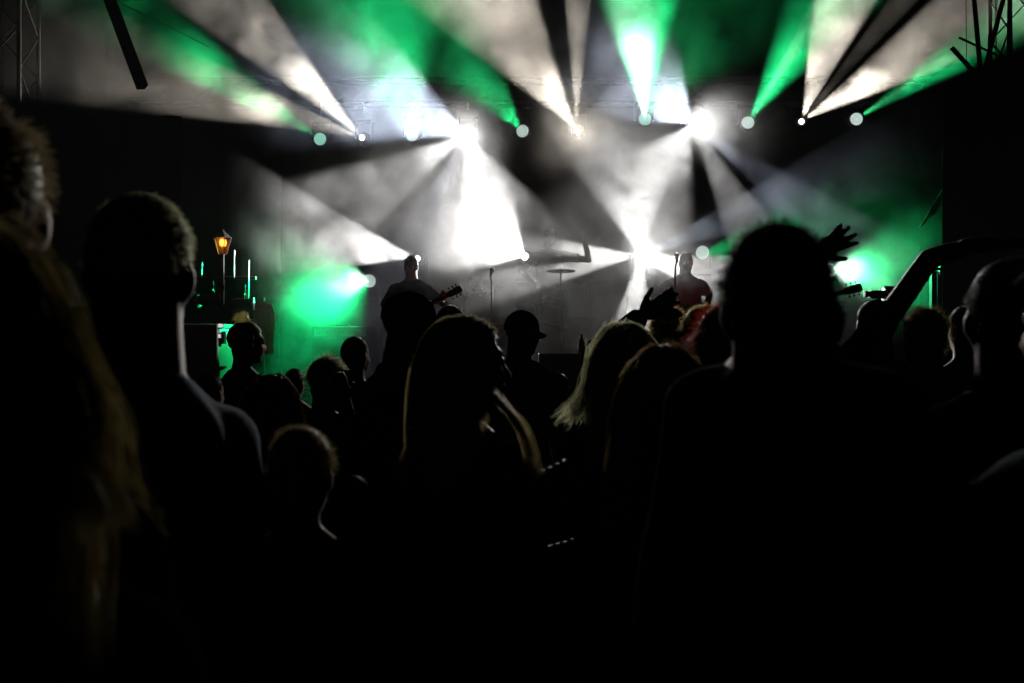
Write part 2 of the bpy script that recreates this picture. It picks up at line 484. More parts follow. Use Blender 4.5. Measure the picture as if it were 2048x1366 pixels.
        if hair == 'bun':
            m = MB(); m.ell(hp((0, -.03, .135)), (.036, .036, .032)); shell.add([tuple(Vector(p) * s) for p in m.v], m.f)
            nb = 260; v = rg.normal(size=(nb, 3)); v /= np.linalg.norm(v, axis=1, keepdims=True)
            rb = np.array([0, -.03, .135]) + v * np.array([.035, .035, .031]); db = v + rg.normal(size=(nb, 3)) * .6
            Pb = rb[:, None] + db[:, None] * (np.linspace(0, 1, 5)[None, :, None] * .009)
            parts.append(strand_mesh(h2b(Pb.reshape(-1, 3)).reshape(nb, 5, 3), np.full(nb, .0009), .0003))
    elif hair in ('long', 'wavy'):
        n = int(2000 * nst); SS = 12
        D = scalp_dirs(n, rg, -.62, .5); root = CRAN_C + D * CRAN_R
        P = np.empty((n, SS, 3)); p = h2b(root) / s
        P[:, 0] = p
        step = (hlen + .10) / (SS - 1) * rg.uniform(.75, 1.08, n)
        layer = rg.uniform(.02, 1.0, n) ** 1.2          # how far out in the curtain
        cb = h2b(CRAN_C) / s
        vel = (D / CRAN_R); vel = (vel / np.linalg.norm(vel, axis=1, keepdims=True)) @ RhN.T
        side = np.sign(D[:, 0] + rg.normal(size=n) * .12)
        front = np.clip((D[:, 1] - .05) * 2.2, 0, 1)[:, None]
        vel = vel * .55 + front * (np.array([0, -1.3, .25]) @ RhN.T) + np.stack([side * .7, np.full(n, -.35), np.full(n, .05)], 1) @ RhN.T * .8 + rg.normal(size=(n, 3)) * .10
        zsec = np.array([q_[2] for q_ in secs])[::-1]; rxs = np.array([q_[3] for q_ in secs])[::-1]; rys = np.array([q_[4] for q_ in secs])[::-1]
        ph = rg.uniform(0, 6.28, n); lowp = rg.uniform(0, 6.28)
        for k in range(1, SS):
            vel = vel * .62 + np.array([0, 0, -1.0]) * .62
            if hair == 'wavy' or fuzz > 1: vel[:, :2] += np.stack([np.sin(ph + k * .9), np.cos(ph * 1.3 + k * .8)], 1) * .09 * fuzz
            vel += rg.normal(size=(n, 3)) * .045
            vn = vel / np.linalg.norm(vel, axis=1, keepdims=True)
            p = p + vn * step[:, None]
            # keep outside the head
            qh = (p - cb) @ RhN
            rad = CRAN_R * (1.06 + .16 * tight * layer[:, None]) + np.array([.006, .004, 0])
            val = np.sqrt(((qh / rad) ** 2).sum(1)); ins = (val < 1) & (qh[:, 2] > -.10)
            qh[ins] = qh[ins] / val[ins, None]; 
            # off the face
            lowm = (qh[:, 2] < .05) & (qh[:, 1] > .03); qh[lowm, 1] -= .45 * (qh[lowm, 1] - .03)
            p = qh @ RhN.T + cb
            # neck and shoulders
            rn = np.hypot(p[:, 0], p[:, 1] + .015); m_ = (p[:, 2] < 1.6) & (rn < .066 + .03 * layer); kf = (.066 + .03 * layer[m_]) / np.maximum(rn[m_], 1e-4)
            p[m_, 0] *= kf; p[m_, 1] = (p[m_, 1] + .015) * kf - .015
            rx = np.interp(p[:, 2], zsec, rxs) + .018 + .03 * layer; ry = np.interp(p[:, 2], zsec, rys) + .022 + .03 * layer
            e = np.sqrt((p[:, 0] / rx) ** 2 + (p[:, 1] / ry) ** 2); m_ = (p[:, 2] < 1.475) & (e < 1)
            # hair slides down back or front of the shoulders rather than over the arm
            fy = np.where(p[:, 1] > .03, 1, -1); tgt = np.sqrt(np.maximum(0, 1 - (p[:, 0] / rx) ** 2)) * ry * fy
            p[m_, 1] = p[m_, 1] + (tgt[m_] - p[m_, 1]) * .8
            P[:, k] = p
        rr = np.where(layer > .55, (.0012 if d > 3.2 else .0009 if d > 1.2 else .0007), .0024 if d > 1.2 else .0010) * rg.uniform(.7, 1.3, n)
        parts.append(strand_mesh(P * s, rr * s, .0003))
        shell = shell_mb(1.07, lowb=-.8)
    else: shell = None
    for path, nl, wd in locks:                      # loose locks lying over a shoulder, given as world points
        C0 = np.array([tuple(L(w_)) for w_ in path]); tt = np.linspace(0, 1, 14); sg = np.linspace(0, 1, len(C0))
        cc = np.stack([np.interp(tt, sg, C0[:, k_]) for k_ in range(3)], 1); cc[1:-1] = (cc[:-2] + 2 * cc[1:-1] + cc[2:]) / 4
        offs = rg.normal(size=(nl, 1, 3)) * wd * np.array([1, 1, .6]); sp_ = (.55 + .9 * np.abs(tt - .4))[None, :, None]
        Pl = cc[None] + offs * sp_ + np.cumsum(rg.normal(size=(nl, 14, 3)) * wd * .10, axis=1)
        parts.append(strand_mesh(Pl * s, np.full(nl, .0009 * s), .0004))
    if shell is not None:
        me = np_mesh('hair', parts)
        bm = bmesh.new(); bm.from_mesh(me)
        off = len(bm.verts)
        vs = [bm.verts.new(p) for p in shell.v]
        for f in shell.f:
            try: nf = bm.faces.new([vs[i] for i in f]); nf.smooth = True
            except ValueError: pass
        loose = [v for v in vs if not v.link_faces]
        for v in loose: bm.verts.remove(v)
        bm.to_mesh(me); bm.free()
        link_mesh('hair', me, hm, po)
    if cap:
        # baseball cap: crown, curved brim, button
        cm = cloth_mat(cap)
        m = MB(); prof = []
        for i in range(15):
            t = (pi / 2 + .12) * i / 14; prof.append((1.0 * sin(t) if i else .02, cos(t)))
        mm = MB(); mm.lathe(prof, None, 28)
        V = [h2b(np.array([0, -.012, .030]) + np.array(p) * np.array([.086, .108, .100])) for p in mm.v]
        m.add([Vector(p) for p in V], mm.f); co = m.build('cap', cm, po)
        b = MB(); top_, bot_ = [], []
        NB = 15
        for i in range(NB):
            t = -1 + 2 * i / (NB - 1); x = t * .078
            y0 = -.012 + .100 * math.sqrt(max(0, 1 - (x / .086) ** 2)); y1 = y0 + .075 * math.sqrt(max(0.02, 1 - t * t)) + .004
            dz = -.020 * t * t
            for (yy, zz) in ((y0 - .004, .028 + dz), (y1, .010 + dz * 1.6)):
                top_.append((x, yy, zz)); bot_.append((x, yy, zz - .004))
        vv = [Vector(h2b(np.array(p))) for p in top_ + bot_]; n1 = 2 * NB; ff = []
        for i in range(NB - 1):
            a, b_, c_, d_ = 2 * i, 2 * i + 1, 2 * i + 3, 2 * i + 2
            ff += [(a, b_, c_, d_), (n1 + a, n1 + d_, n1 + c_, n1 + b_), (b_, n1 + b_, n1 + c_, c_), (a, d_, n1 + d_, n1 + a)]
        ff += [(0, n1, n1 + 1, 1), (n1 - 2, n1 - 1, 2 * n1 - 1, 2 * n1 - 2)]
        b.add(vv, ff); b.build('brim', cm, co)
        k = MB(); k.ell(Vector(h2b(np.array([0, -.012, .131]))), (.008, .008, .005), None, 6, 8); k.build('button', cm, co)
    return po
# ------------------------------------------------------------------ materials of the place
M_grass = node_mat('trampled_grass', (.035, .04, .02), .95, .1, 0, 14, .5, .5)
M_deck = node_mat('stage_deck', (.018, .017, .016), .6, .3, 0, 9, .4, .1)
M_drape = node_mat('black_drape', (.012, .012, .013), .95, .1, 0, 25, .3, .1)
M_alu = node_mat('aluminium', (.30, .31, .32), .42, .5, .85, 40, .2)
M_blackmetal = node_mat('black_metal', (.010, .010, .010), .6, .15, 0, 35, .25)
M_blackplastic = node_mat('black_plastic', (.014, .014, .015), .5, .4, 0, 50, .2)
M_tarp = node_mat('grey_tarpaulin', (.34, .36, .36), .55, .3, 0, 6, .15, .2)
M_chrome = node_mat('chrome', (.7, .7, .7), .18, .5, 1.0)
M_brass = node_mat('cymbal_brass', (.65, .48, .2), .25, .5, 1.0, 30, .15)
M_speaker = node_mat('speaker_grille', (.02, .02, .02), .7, .3, .2, 220, .5, .5)
M_wood = node_mat('guitar_wood', (.09, .035, .015), .3, .5, 0, 8, .35)
M_darkwood = node_mat('dark_wood', (.02, .012, .008), .35, .5, 0, 10, .3)
M_white = node_mat('white_paint', (.75, .75, .72), .5, .4, 0, 20, .06)
M_caseg = node_mat('case_laminate', (.22, .30, .24), .35, .5, 0, 12, .15)
M_red = node_mat('red_cloth', (.35, .05, .035), .85, .2, 0, 40, .3, .2)

# ------------------------------------------------------------------ ground
bm = bmesh.new(); bmesh.ops.create_grid(bm, x_segments=60, y_segments=60, size=60)
for v in bm.verts:
    v.co.z = .03 * mnoise.noise(v.co * .35); v.co.y += 40
me = bpy.data.meshes.new('ground'); bm.to_mesh(me); bm.free()
tag(link_mesh('ground', me, M_grass), 'dark trampled grass field under the crowd', 'ground', kind='structure')

# ------------------------------------------------------------------ stage deck
st = empty('concert_stage', (0, 9.0, 0)); tag(st, 'raised black concert stage deck with skirted front below the band', 'stage')
X0, X1, DEP = -6.6, 6.6, 7.0
for i in range(11):
    for j in range(5):
        w = (X1 - X0) / 11; dd = DEP / 5
        MB().box((X0 + i * w + .004, j * dd + .004, STAGE_Z - .06), (X0 + (i + 1) * w - .004, (j + 1) * dd - .004, STAGE_Z), bev=.006).build('deck_panel', M_deck, st)
for x in np.linspace(X0 + .3, X1 - .3, 9):
    for y in (.4, 3.4, 6.4): MB().tube([(x, y, 0), (x, y, STAGE_Z - .06)], .03, 8).build('leg', M_alu, st)
# pleated skirt
vs, fs = [], []
NN = 260
for i in range(NN + 1):
    x = X0 + (X1 - X0) * i / NN; y = -.03 + .018 * sin(i * 1.35) + .008 * sin(i * .37)
    vs += [(x, y, .01), (x, y, STAGE_Z - .07)]
fs = [(2 * i, 2 * i + 2, 2 * i + 3, 2 * i + 1) for i in range(NN)]
m = MB(); m.add(vs, fs); m.build('front_skirt', M_drape, st)
m = MB(); m.box((X0, -.012, STAGE_Z - .065), (X1, .0, STAGE_Z + .004)); m.build('edge_trim', M_alu, st)

# drum riser
dr = empty('drum_riser', at(1075, 683, 12.1)); dr.location.z = STAGE_Z
m = MB(); m.box((-1.1, -.8, .0), (1.1, .9, .40), bev=.01); m.build('platform', M_deck, dr)
m = MB(); m.box((-1.1, -.812, .37), (1.1, -.8, .402)); m.build('edge_trim', M_alu, dr)
tag(dr, 'low black drum riser in the middle of the stage', 'riser')

def drape(name, x0, x1, y, z0, z1, label, fold=.05, n=160, axis='x'):
    vs, fs = [], []
    for i in range(n + 1):
        t = x0 + (x1 - x0) * i / n; off = fold * (sin(i * .9) + .4 * sin(i * .31 + 1))
        for z in np.linspace(z0, z1, 5):
            o = off * (1 - .35 * (z - z0) / (z1 - z0))
            vs.append((t, y + o, z) if axis == 'x' else (y + o, t, z))
    for i in range(n):
        for k in range(4): a = i * 5 + k; fs.append((a, a + 5, a + 6, a + 1))
    m = MB(); m.add(vs, fs); o = m.build(name, M_drape)
    md = o.modifiers.new('thick', 'SOLIDIFY'); md.thickness = .006
    tag(o, label, 'curtain'); return o
drape('backdrop_curtain', -6.6, 6.6, 15.4, STAGE_Z, 7.5, 'black backdrop curtain hung flat across the back of the stage', .012, 60)
drape('wing_curtain', -7.5, -3.26, 9.35, 0.0, 3.82, 'black wing curtain at the far left, nearest the crowd', .03, 120)
drape('wing_curtain', -6.4, -3.05, 12.6, STAGE_Z, 4.05, 'black masking curtain behind the lantern and flight case', .02, 90)
drape('wing_curtain', 4.42, 8.5, 9.75, 0.0, 4.15, 'black wing curtain hiding the right side of the stage', .03, 110)

# ------------------------------------------------------------------ trusses
def truss(name, p0, p1, size, label, cat='truss', bays=None, rc=.024, rb=.010, up=Vector((0, 0, 1)), mat=None):
    p0 = Vector(p0); p1 = Vector(p1); t = (p1 - p0); L = t.length; t.normalize()
    a = t.cross(up); a = a.normalized() if a.length > .1 else Vector((1, 0, 0)); b = t.cross(a).normalized(); h = size / 2
    root = empty(name, p0); tag(root, label, cat, 'aluminium trusses carrying the stage lights')
    C = [(a * i + b * j) * h for i, j in ((-1, -1), (1, -1), (1, 1), (-1, 1))]
    for c in C: MB().tube([c, c + t * L], rc, 10).build('chord', mat or M_blackmetal, root)
    bays = bays or max(2, int(L / (size * 1.05)))
    for k in range(4):
        c0, c1 = C[k], C[(k + 1) % 4]
        for i in range(bays):
            s0 = t * (L * i / bays); s1 = t * (L * (i + 1) / bays)
            A, Bq = (c0 + s0, c1 + s1) if i % 2 == 0 else (c1 + s0, c0 + s1)
            MB().tube([A, Bq], rb, 6).build('brace', mat or M_blackmetal, root)
    return root
truss('lighting_truss', (-5.6, FIX_Y + .1, 5.30), (6.2, FIX_Y + .1, 5.30), .34, 'long horizontal truss holding the upper row of stage lights')
truss('truss_tower', (-5.55, 10.5, 0), (-5.55, 10.5, 8.2), .42, 'upright truss tower at the left edge behind the tall man', bays=18)
truss('truss_tower', (5.65, 10.6, 0), (5.65, 10.6, 8.2), .42, 'upright truss tower at the right edge beside the hanging chain', bays=18)
# roof braces seen against the green light, upper right and upper left
def brace(name, pts, r, label):
    o = MB()
    for a, b in pts: o.tube([a, b], r, 10)
    o = o.build(name, M_blackmetal); tag(o, label, 'truss'); return o
D2 = 9.9
rb = empty('roof_brace', at(1965, 170, D2)); tag(rb, 'dark crossing roof braces against the green beam at upper right', 'truss')
for a, b in (((1943, -60), (1963, 165)), ((2022, -60), (1963, 165)), ((1903, 95), (1995, 195)), ((1963, 165), (1953, 240)), ((1963, 165), (1970, 240))):
    MB().tube([at(*a, D2) - rb.location, at(*b, D2) - rb.location], .024, 10).build('strut', M_blackmetal, rb)
MB().tube([at(1918, 75, D2 + .3) - rb.location, at(1998, 112, D2 + .3) - rb.location], .013, 8).build('strut', M_blackmetal, rb)
rl = empty('roof_brace', at(262, 80, D2)); tag(rl, 'broad dark diagonal roof brace against the green patch at upper left', 'truss')
MB().tube([at(205, -40, D2) - rl.location, at(285, 175, D2) - rl.location], .065, 4).build('strut', M_blackmetal, rl)
MB().tube([at(222, -5, D2 + .2) - rl.location, at(420, 95, D2 + .2) - rl.location], .004, 6).build('guy_wire', M_alu, rl)

# hanging chain and motor cables at upper right
ch = empty('hoist_chain', at(1992, -30, 9.8)); tag(ch, 'thin steel hoist chain hanging at upper right', 'chain')
base = MB()
link = []
for k in range(14): 
    a = 2 * pi * k / 14; link.append((.013 * cos(a), 0, .022 * sin(a)))
lm = MB(); lm.tube(link + [link[0]], .004, 5); lme = lm.mesh('chain_link'); lme.materials.append(M_alu)
for k in range(26):
    o = bpy.data.objects.new('chain_link', lme); col.objects.link(o); o.parent = ch; o.location = (0, 0, -.036 * k); o.rotation_euler = (0, 0, (k % 2) * pi / 2 + .4)
cb = MB()
for px in (1931, 2016, 2023): cb.tube([at(px, -60, 9.9), at(px + 3, 200, 9.9)], .004, 5)
tag(cb.build('lifting_cable', M_blackmetal), 'thin dark lifting cables beside the hoist chain', 'cable')

# side tarpaulins (roof sides) hit by the outer green wash lights
def tarp(name, P, label):
    """P: four world corners; slightly billowing sheet"""
    vs, fs = [], []; n = 16
    a, b, c, d = [Vector(p) for p in P]; nn = (b - a).cross(d - a).normalized()
    for i in range(n + 1):
        for j in range(n + 1):
            u, v = i / n, j / n
            p = a.lerp(b, u).lerp(d.lerp(c, u), v)
            p += nn * (.05 * sin(u * 7) * sin(v * 5) + .03 * mnoise.noise(p * 2))
            vs.append(p)
    for i in range(n):
        for j in range(n): k = i * (n + 1) + j; fs.append((k, k + n + 1, k + n + 2, k + 1))
    m = MB(); m.add(vs, fs); o = m.build(name, M_tarp); md = o.modifiers.new('thick', 'SOLIDIFY'); md.thickness = .004
    tag(o, label, 'tarpaulin'); return o
rg_ = tarp('torn_netting', [at(1905, 350, 10.2), at(1922, 342, 10.2), at(1866, 430, 10.2), at(1838, 455, 10.25)], 'torn strip of pale netting hanging beside the right wing curtain')
rg_['category'] = 'netting'

# ------------------------------------------------------------------ loudspeaker stacks at the sides
def speaker_box(name, lo, hi, label, group='loudspeakers stacked at the sides of the stage'):
    lo = Vector(lo); hi = Vector(hi); c = Vector(((lo.x + hi.x) / 2, (lo.y + hi.y) / 2, lo.z)); r = empty(name, c)
    a = lo - c; b = hi - c
    m = MB(); m.box(a, b, bev=.015); m.build('cabinet', M_blackplastic, r)
    m = MB(); m.box((a.x + .03, a.y - .014, a.z + .03), (b.x - .03, a.y - .002, b.z - .03), bev=.005); m.build('grille', M_speaker, r)
    for sx in (a.x - .004, b.x + .004):
        m = MB(); m.box((sx - .004, -.07, (a.z + b.z) / 2 - .02), (sx + .004, .07, (a.z + b.z) / 2 + .02)); m.build('handle', M_blackmetal, r)
    tag(r, label, 'loudspeaker', group); return r
zs = [0, .62, 1.24, 1.92, 2.6]
wl = ['bottom', 'second', 'middle', 'fourth', 'top']
for k in range(4):
    speaker_box('loudspeaker', (-4.6, 8.5, zs[k]), (-3.55, 9.2, zs[k + 1] - .01), f'black loudspeaker cabinet, {["lowest","second","third","topmost"][k]} of the stack left of the wing curtain')
for k in range(4):
    speaker_box('loudspeaker', (4.78, 8.5, zs[k]), (5.9, 9.3, zs[k + 1] - .01), f'black loudspeaker cabinet, {["lowest","second","third","topmost"][k]} of the stack at the right stage corner')

# ------------------------------------------------------------------ gear at the left wing
def local(p, r): return p - r.location
# lantern
lp = at(445, 485, 10.6); ln = empty('lantern', (lp.x, lp.y, STAGE_Z)); tag(ln, 'small glowing orange lantern on a pole left of the stage', 'lantern')
m = MB(); m.tube([(0, 0, 0), (0, 0, lp.z - STAGE_Z - .12)], .022, 8); m.build('pole', M_blackmetal, ln)
M_amber = bpy.data.materials.new('amber_glass'); M_amber.use_nodes = True
b = M_amber.node_tree.nodes['Principled BSDF']; b.inputs['Base Color'].default_value = (1, .38, .10, 1); b.inputs['Transmission Weight'].default_value = .9; b.inputs['Roughness'].default_value = .35
zt = lp.z - STAGE_Z
m = MB(); m.lathe([(.045, zt - .13), (.060, zt - .10), (.095, zt + .05)], None, 6); m.build('glass', M_amber, ln)
m = MB(); m.lathe([(.108, zt + .05), (.100, zt + .06), (.03, zt + .12), (.008, zt + .15)], None, 6); m.build('lid', M_blackmetal, ln)
for k in range(6):
    a = 2 * pi * k / 6; m = MB(); m.tube([(.048 * cos(a), .048 * sin(a), zt - .13), (.098 * cos(a), .098 * sin(a), zt + .05)], .004, 5); m.build('glazing_bar', M_blackmetal, ln)
m = MB(); m.ell((0, 0, zt + .0), (.028, .028, .04), None, 8, 10); m.build('bulb', emit_mat('bulb_glow', (1, .36, .07), 7), ln)
pl = bpy.data.lights.new('lantern_glow', 'POINT'); pl.energy = .7; pl.color = (1, .42, .12); pl.shadow_soft_size = .03
po = bpy.data.objects.new('lantern_glow', pl); col.objects.link(po); po.parent = ln; po.location = (0, -.16, zt - .0)

def parcan(px, py, d, rz, label):
    p = at(px, py, d); r = empty('par_can', p, rz); tag(r, label, 'stage light', 'unlit par cans by the left wing')
    Mx = Matrix.Rotation(pi / 2, 4, 'Y')
    m = MB(); m.lathe([(.02, -.16), (.05, -.15), (.066, -.10), (.066, .09)], Mx, 20); m.build('can', M_blackmetal, r)
    m = MB(); m.lathe([(.064, .088), (.074, .09), (.074, .10), (.060, .102)], Mx, 20); m.build('colour_frame', M_alu, r)
    m = MB(); m.tube([(0, -.08, 0), (0, -.085, .10), (0, 0, .12), (0, .085, .10), (0, .08, 0)], .006, 6); m.build('yoke', M_blackmetal, r)
    m = MB(); m.tube([(0, 0, .12), (0, 0, .22)], .008, 6); m.build('clamp', M_blackmetal, r)
parcan(426, 600, 10.7, R(8), 'unlit black par can with green rim, middle one above the flight case')
parcan(490, 608, 10.7, R(8), 'unlit black par can with green rim, nearest the red jacket')
parcan(382, 603, 10.7, R(-20), 'unlit black par can nearest the short haired man in front')
bs = empty('light_stand', at(445, 683, 10.75)); bs.location.z = STAGE_Z
def loc_(p): return Vector(p) - bs.location
m = MB(); m.tube([loc_(at(360, 556, 10.75)), loc_(at(512, 556, 10.75))], .022, 8); m.build('crossbar', M_blackmetal, bs)
m = MB(); m.tube([Vector((0, 0, 0)), Vector((0, 0, at(0, 556, 10.75).z - STAGE_Z))], .028, 8); m.build('pole', M_blackmetal, bs)
for k in range(3):
    a = 2 * pi * k / 3 + .3; m = MB(); m.tube([(0, 0, .7), (.55 * cos(a), .55 * sin(a), .02)], .014, 6); m.build('leg', M_blackmetal, bs)
for px, y0, y1 in ((403, 524, 556), (468, 500, 556), (497, 520, 598)):
    m = MB(); m.tube([loc_(at(px, y1, 10.6)), loc_(at(px + 1, y0, 10.6))], .0055, 6); m.build('spigot', M_alu, bs)
tag(bs, 'black light stand with a crossbar and thin metal spigots by the left wing', 'light stand')

# flight case catching green light: its long side faces the stage
fc = empty('flight_case', (-3.15, 10.1, STAGE_Z), pi / 2)
x0, x1 = 0.0, .95
zt_ = at(0, 648, 10.1).z - STAGE_Z; zb = at(0, 742, 10.1).z - STAGE_Z
m = MB(); m.box((x0, -.0, .0), (x1, .55, zt_), bev=.006); m.build('panel', M_caseg, fc)
for xx in (x0, x1): MB().box((xx - .014, -.016, 0), (xx + .022, -.001, zt_)).build('corner_rail', M_alu, fc)
MB().box((x0 + .023, -.018, zt_ - .035), (x1 - .015, -.001, zt_ + .004)).build('edge_rail', M_white, fc)
z1 = at(0, 672, 10.1).z - STAGE_Z
MB().box((x0 + .023, -.018, z1 - .02), (x1 - .015, -.001, z1 + .02)).build('edge_rail', M_white, fc)
MB().box((x0 + .14, -.030, z1 - .085), (x0 + .27, -.0185, z1 + .055)).build('latch', M_chrome, fc)
MB().box((x0 + .18, -.038, z1 - .03), (x0 + .23, -.0305, z1 + .01)).build('latch', M_blackmetal, fc)
MB().box((x0 + .10, -.018, zb + .02), (x0 + .32, -.001, zb + .045)).build('corner_plate', M_chrome, fc)
cu = bpy.data.curves.new('lettering', 'FONT'); cu.body = 'duno'; cu.size = .13; cu.extrude = .001
to = bpy.data.objects.new('tmp', cu); col.objects.link(to)
dg = bpy.context.evaluated_depsgraph_get(); tme = bpy.data.meshes.new_from_object(to.evaluated_get(dg), depsgraph=dg); bpy.data.objects.remove(to)
tme.transform(Matrix.Diagonal((2.2, 1, 1, 1)))
lt = link_mesh('lettering', tme, M_white, fc); lt.location = (x0 + .36, -.0025, at(0, 697, 10.1).z - STAGE_Z); lt.rotation_euler = (pi / 2, 0, 0)
tag(fc, 'tall flight case with pale rails and a latch, lit green at left', 'case')

# jacket hung on a stand
jk = MB(); jk.loft([(0, 0, -.02, .03, .03), (0, 0, -.05, .10, .05), (.01, 0, -.14, .12, .055), (.01, 0, -.42, .11, .05), (.0, 0, -.62, .12, .05)], 18)
jm = remesh(jk, .012, 3); wrinkle(jm, .012, 12, 3)
jo = link_mesh('hanging_jacket', jm, M_red); jo.location = at(527, 600, 10.9); tag(jo, 'dark red jacket hanging beside the left wing curtain', 'jacket')
MB().tube([(0, 0, STAGE_Z - at(527, 600, 10.9).z), (0, 0, .03)], .012, 6).build('coat_stand_pole', M_blackmetal, jo)
# safety rail
rl2 = empty('safety_rail', at(385, 781, 8.6)); 
MB().tube([at(330, 781, 8.6) - rl2.location, at(416, 781, 8.6) - rl2.location], .012, 8).build('rail', M_alu, rl2)
for px in (332, 414): MB().tube([at(px, 781, 8.6) - rl2.location, Vector((at(px, 781, 8.6).x, 8.6, 0)) - rl2.location], .014, 8).build('post', M_blackmetal, rl2)
tag(rl2, 'thin metal safety rail catching green light at lower left', 'rail')

# ------------------------------------------------------------------ right wing gear: rack with an open door edge
rk = empty('equipment_rack', at(1868, 683, 9.6)); rk.location.z = STAGE_Z
def rl_(px, py, d): return at(px, py, d) - rk.location
xL, xR = rl_(1861, 0, 9.6).x, rl_(1882, 0, 9.6).x; zT, zB = rl_(0, 536, 9.6).z, 0.0
MB().box((xL, -.03, zB), (xL + .02, .03, zT)).build('post', M_alu, rk)
MB().box((xR - .02, -.03, zB), (xR, .03, zT + .03)).build('post', M_alu, rk)
MB().box((xL, -.028, zT - .02), (xR, .028, zT + .005), Matrix.Translation((0, 0, 0)) ).build('top_rail', M_alu, rk)
MB().box((xL + .045, .05, zB), (xR - .021, .07, zT - .03)).build('side_panel', M_white, rk)
tag(rk, 'narrow upright equipment rack with pale panel glowing green at right', 'rack')

# ------------------------------------------------------------------ lamps
M_lens_w = emit_mat('lens_white', (1, .98, .95), 9); M_lens_w.cycles.emission_sampling = 'NONE'
M_led = emit_mat('led_green_white', (.40, .95, .72), 1.2); M_led.cycles.emission_sampling = 'NONE'
M_led2 = emit_mat('led_white', (.80, 1.0, .92), 1.4); M_led2.cycles.emission_sampling = 'NONE'

def aim_axis(pos, ang, alpha):
    back = (Vector((0, 0, CAM_Z)) - pos).normalized()
    rt = Vector((1, 0, 0)) - back * back.x; rt.normalize(); up = back.cross(rt); up = -up if up.z < 0 else up
    return back * cos(R(alpha)) + (rt * cos(R(ang)) + up * sin(R(ang))) * sin(R(alpha))

def lamp_lights(root, pos, lobes, off):
    for (ang, phi, alpha, power, color, blend) in lobes:
        ax = aim_axis(pos, ang, alpha)
        l = bpy.data.lights.new('beam', 'SPOT'); l.energy = power * KP; l.color = color
        half = math.asin(min(.995, sin(R(phi)) * sin(R(alpha)))) if phi < 1000 else R(phi - 1000)
        l.spot_size = max(R(1), 2 * half); l.spot_blend = blend; l.shadow_soft_size = .015
        o = bpy.data.objects.new('beam', l); col.objects.link(o); o.parent = root
        o.location = off; o.rotation_euler = ax.to_track_quat('-Z', 'Y').to_euler()

def moving_head(px, py, lobes, label, lens_r=.040, hang=True, tilt=.35):
    pos = at(px, py, FIX_Y)
    r = empty('moving_head_light', pos); tag(r, label, 'stage light', 'white moving head spotlights')
    main = max(lobes, key=lambda l: l[3]); ax = aim_axis(pos, main[0], main[2] * tilt)
    Q = ax.to_track_quat('Z', 'Y').to_matrix().to_4x4()
    h = MB(); h.lathe([(.05, -.26), (.095, -.22), (.105, -.10), (.085, .0), (.075, .03)], Q @ Matrix.Translation((0, 0, -.04)), 20); ho = h.build('head', M_blackplastic, r)
    ln_ = MB(); ln_.lathe([(lens_r, -.006), (lens_r, .004), (lens_r * .7, .012), (lens_r * .25, .016)], Q, 18); ln_.build('lens', M_lens_w, ho)
    sg = 1 if hang else -1
    for e in (-1, 1):
        y = MB(); y.box((e * .125 - .018, .06, min(0, sg * .26)), (e * .125 + .018, .16, max(0, sg * .26)), bev=.008); y.build('yoke_arm', M_blackplastic, r)
    bs_ = MB(); bs_.box((-.16, -.0, sg * .26 - (.0 if hang else .11)), (.16, .22, sg * .26 + (.11 if hang else 0)), bev=.015); bs_.build('base', M_blackplastic, r)
    if hang:
        c = MB(); c.tube([(0, .11, .37), (0, .11, 5.17 - pos.z)], .018, 8); c.build('clamp', M_alu, r)
    else:
        c = MB(); c.box((-.17, .0, STAGE_Z - pos.z), (.17, .26, -.375), bev=.01); c.build('pedestal', M_blackmetal, r)
    lamp_lights(r, pos, lobes, ax * .03)
    return r

def wash(px, py, lobes, label, mat=None, rad=.088, hang=True, tilt=.4):
    pos = at(px, py, FIX_Y)
    r = empty('led_wash_light', pos); tag(r, label, 'stage light', 'round LED wash lights')
    ax = aim_axis(pos, lobes[0][0], lobes[0][2] * tilt) if lobes else aim_axis(pos, 0, 0)
    Q = ax.to_track_quat('Z', 'Y').to_matrix().to_4x4()
    h = MB(); h.lathe([(.04, -.20), (.09, -.16), (.108, -.05), (.108, -.004), (.098, -.008)], Q, 24); ho = h.build('head', M_blackplastic, r)
    ls = MB(); k = 0
    for ring, cnt in ((0, 1), (1, 6), (2, 12), (3, 18)):
        for i in range(cnt):
            a = 2 * pi * i / cnt + ring * .2; q = Vector((ring * rad / 3.35 * cos(a), ring * rad / 3.35 * sin(a), 0))
            ls.lathe([(rad * .118, -.004), (rad * .118, .003), (rad * .06, .008)], Q @ Matrix.Translation(q), 8)
    lo = ls.build('led_lenses', mat or M_led, ho); lo['kind'] = 'stuff'
    sg = 1 if hang else -1
    for e in (-1, 1):
        y = MB(); y.box((e * .135 - .015, .05, min(0, sg * .24)), (e * .135 + .015, .13, max(0, sg * .24)), bev=.006); y.build('yoke_arm', M_blackplastic, r)
    b_ = MB(); b_.box((-.15, .0, sg * .24 - (0 if hang else .09)), (.15, .20, sg * .24 + (.09 if hang else 0)), bev=.012); b_.build('base', M_blackplastic, r)
    if hang: c = MB(); c.tube([(0, .10, .33), (0, .10, 5.17 - pos.z)], .016, 8); c.build('clamp', M_alu, r)
    else: c = MB(); c.box((-.16, .0, STAGE_Z - pos.z), (.16, .24, -.335), bev=.01); c.build('pedestal', M_blackmetal, r)
    lamp_lights(r, pos, lobes, ax * .03)
    return r
WARM = (1.0, 0.90, 0.76); COOL = (0.70, 0.80, 1.0); WHITE = (1, 0.985, 0.96); GREEN = (0.015, 1.0, 0.28); VIOLET = (0.80, 0.82, 1.0); MINT = (.72, 1.0, .84)
KP = 1.5
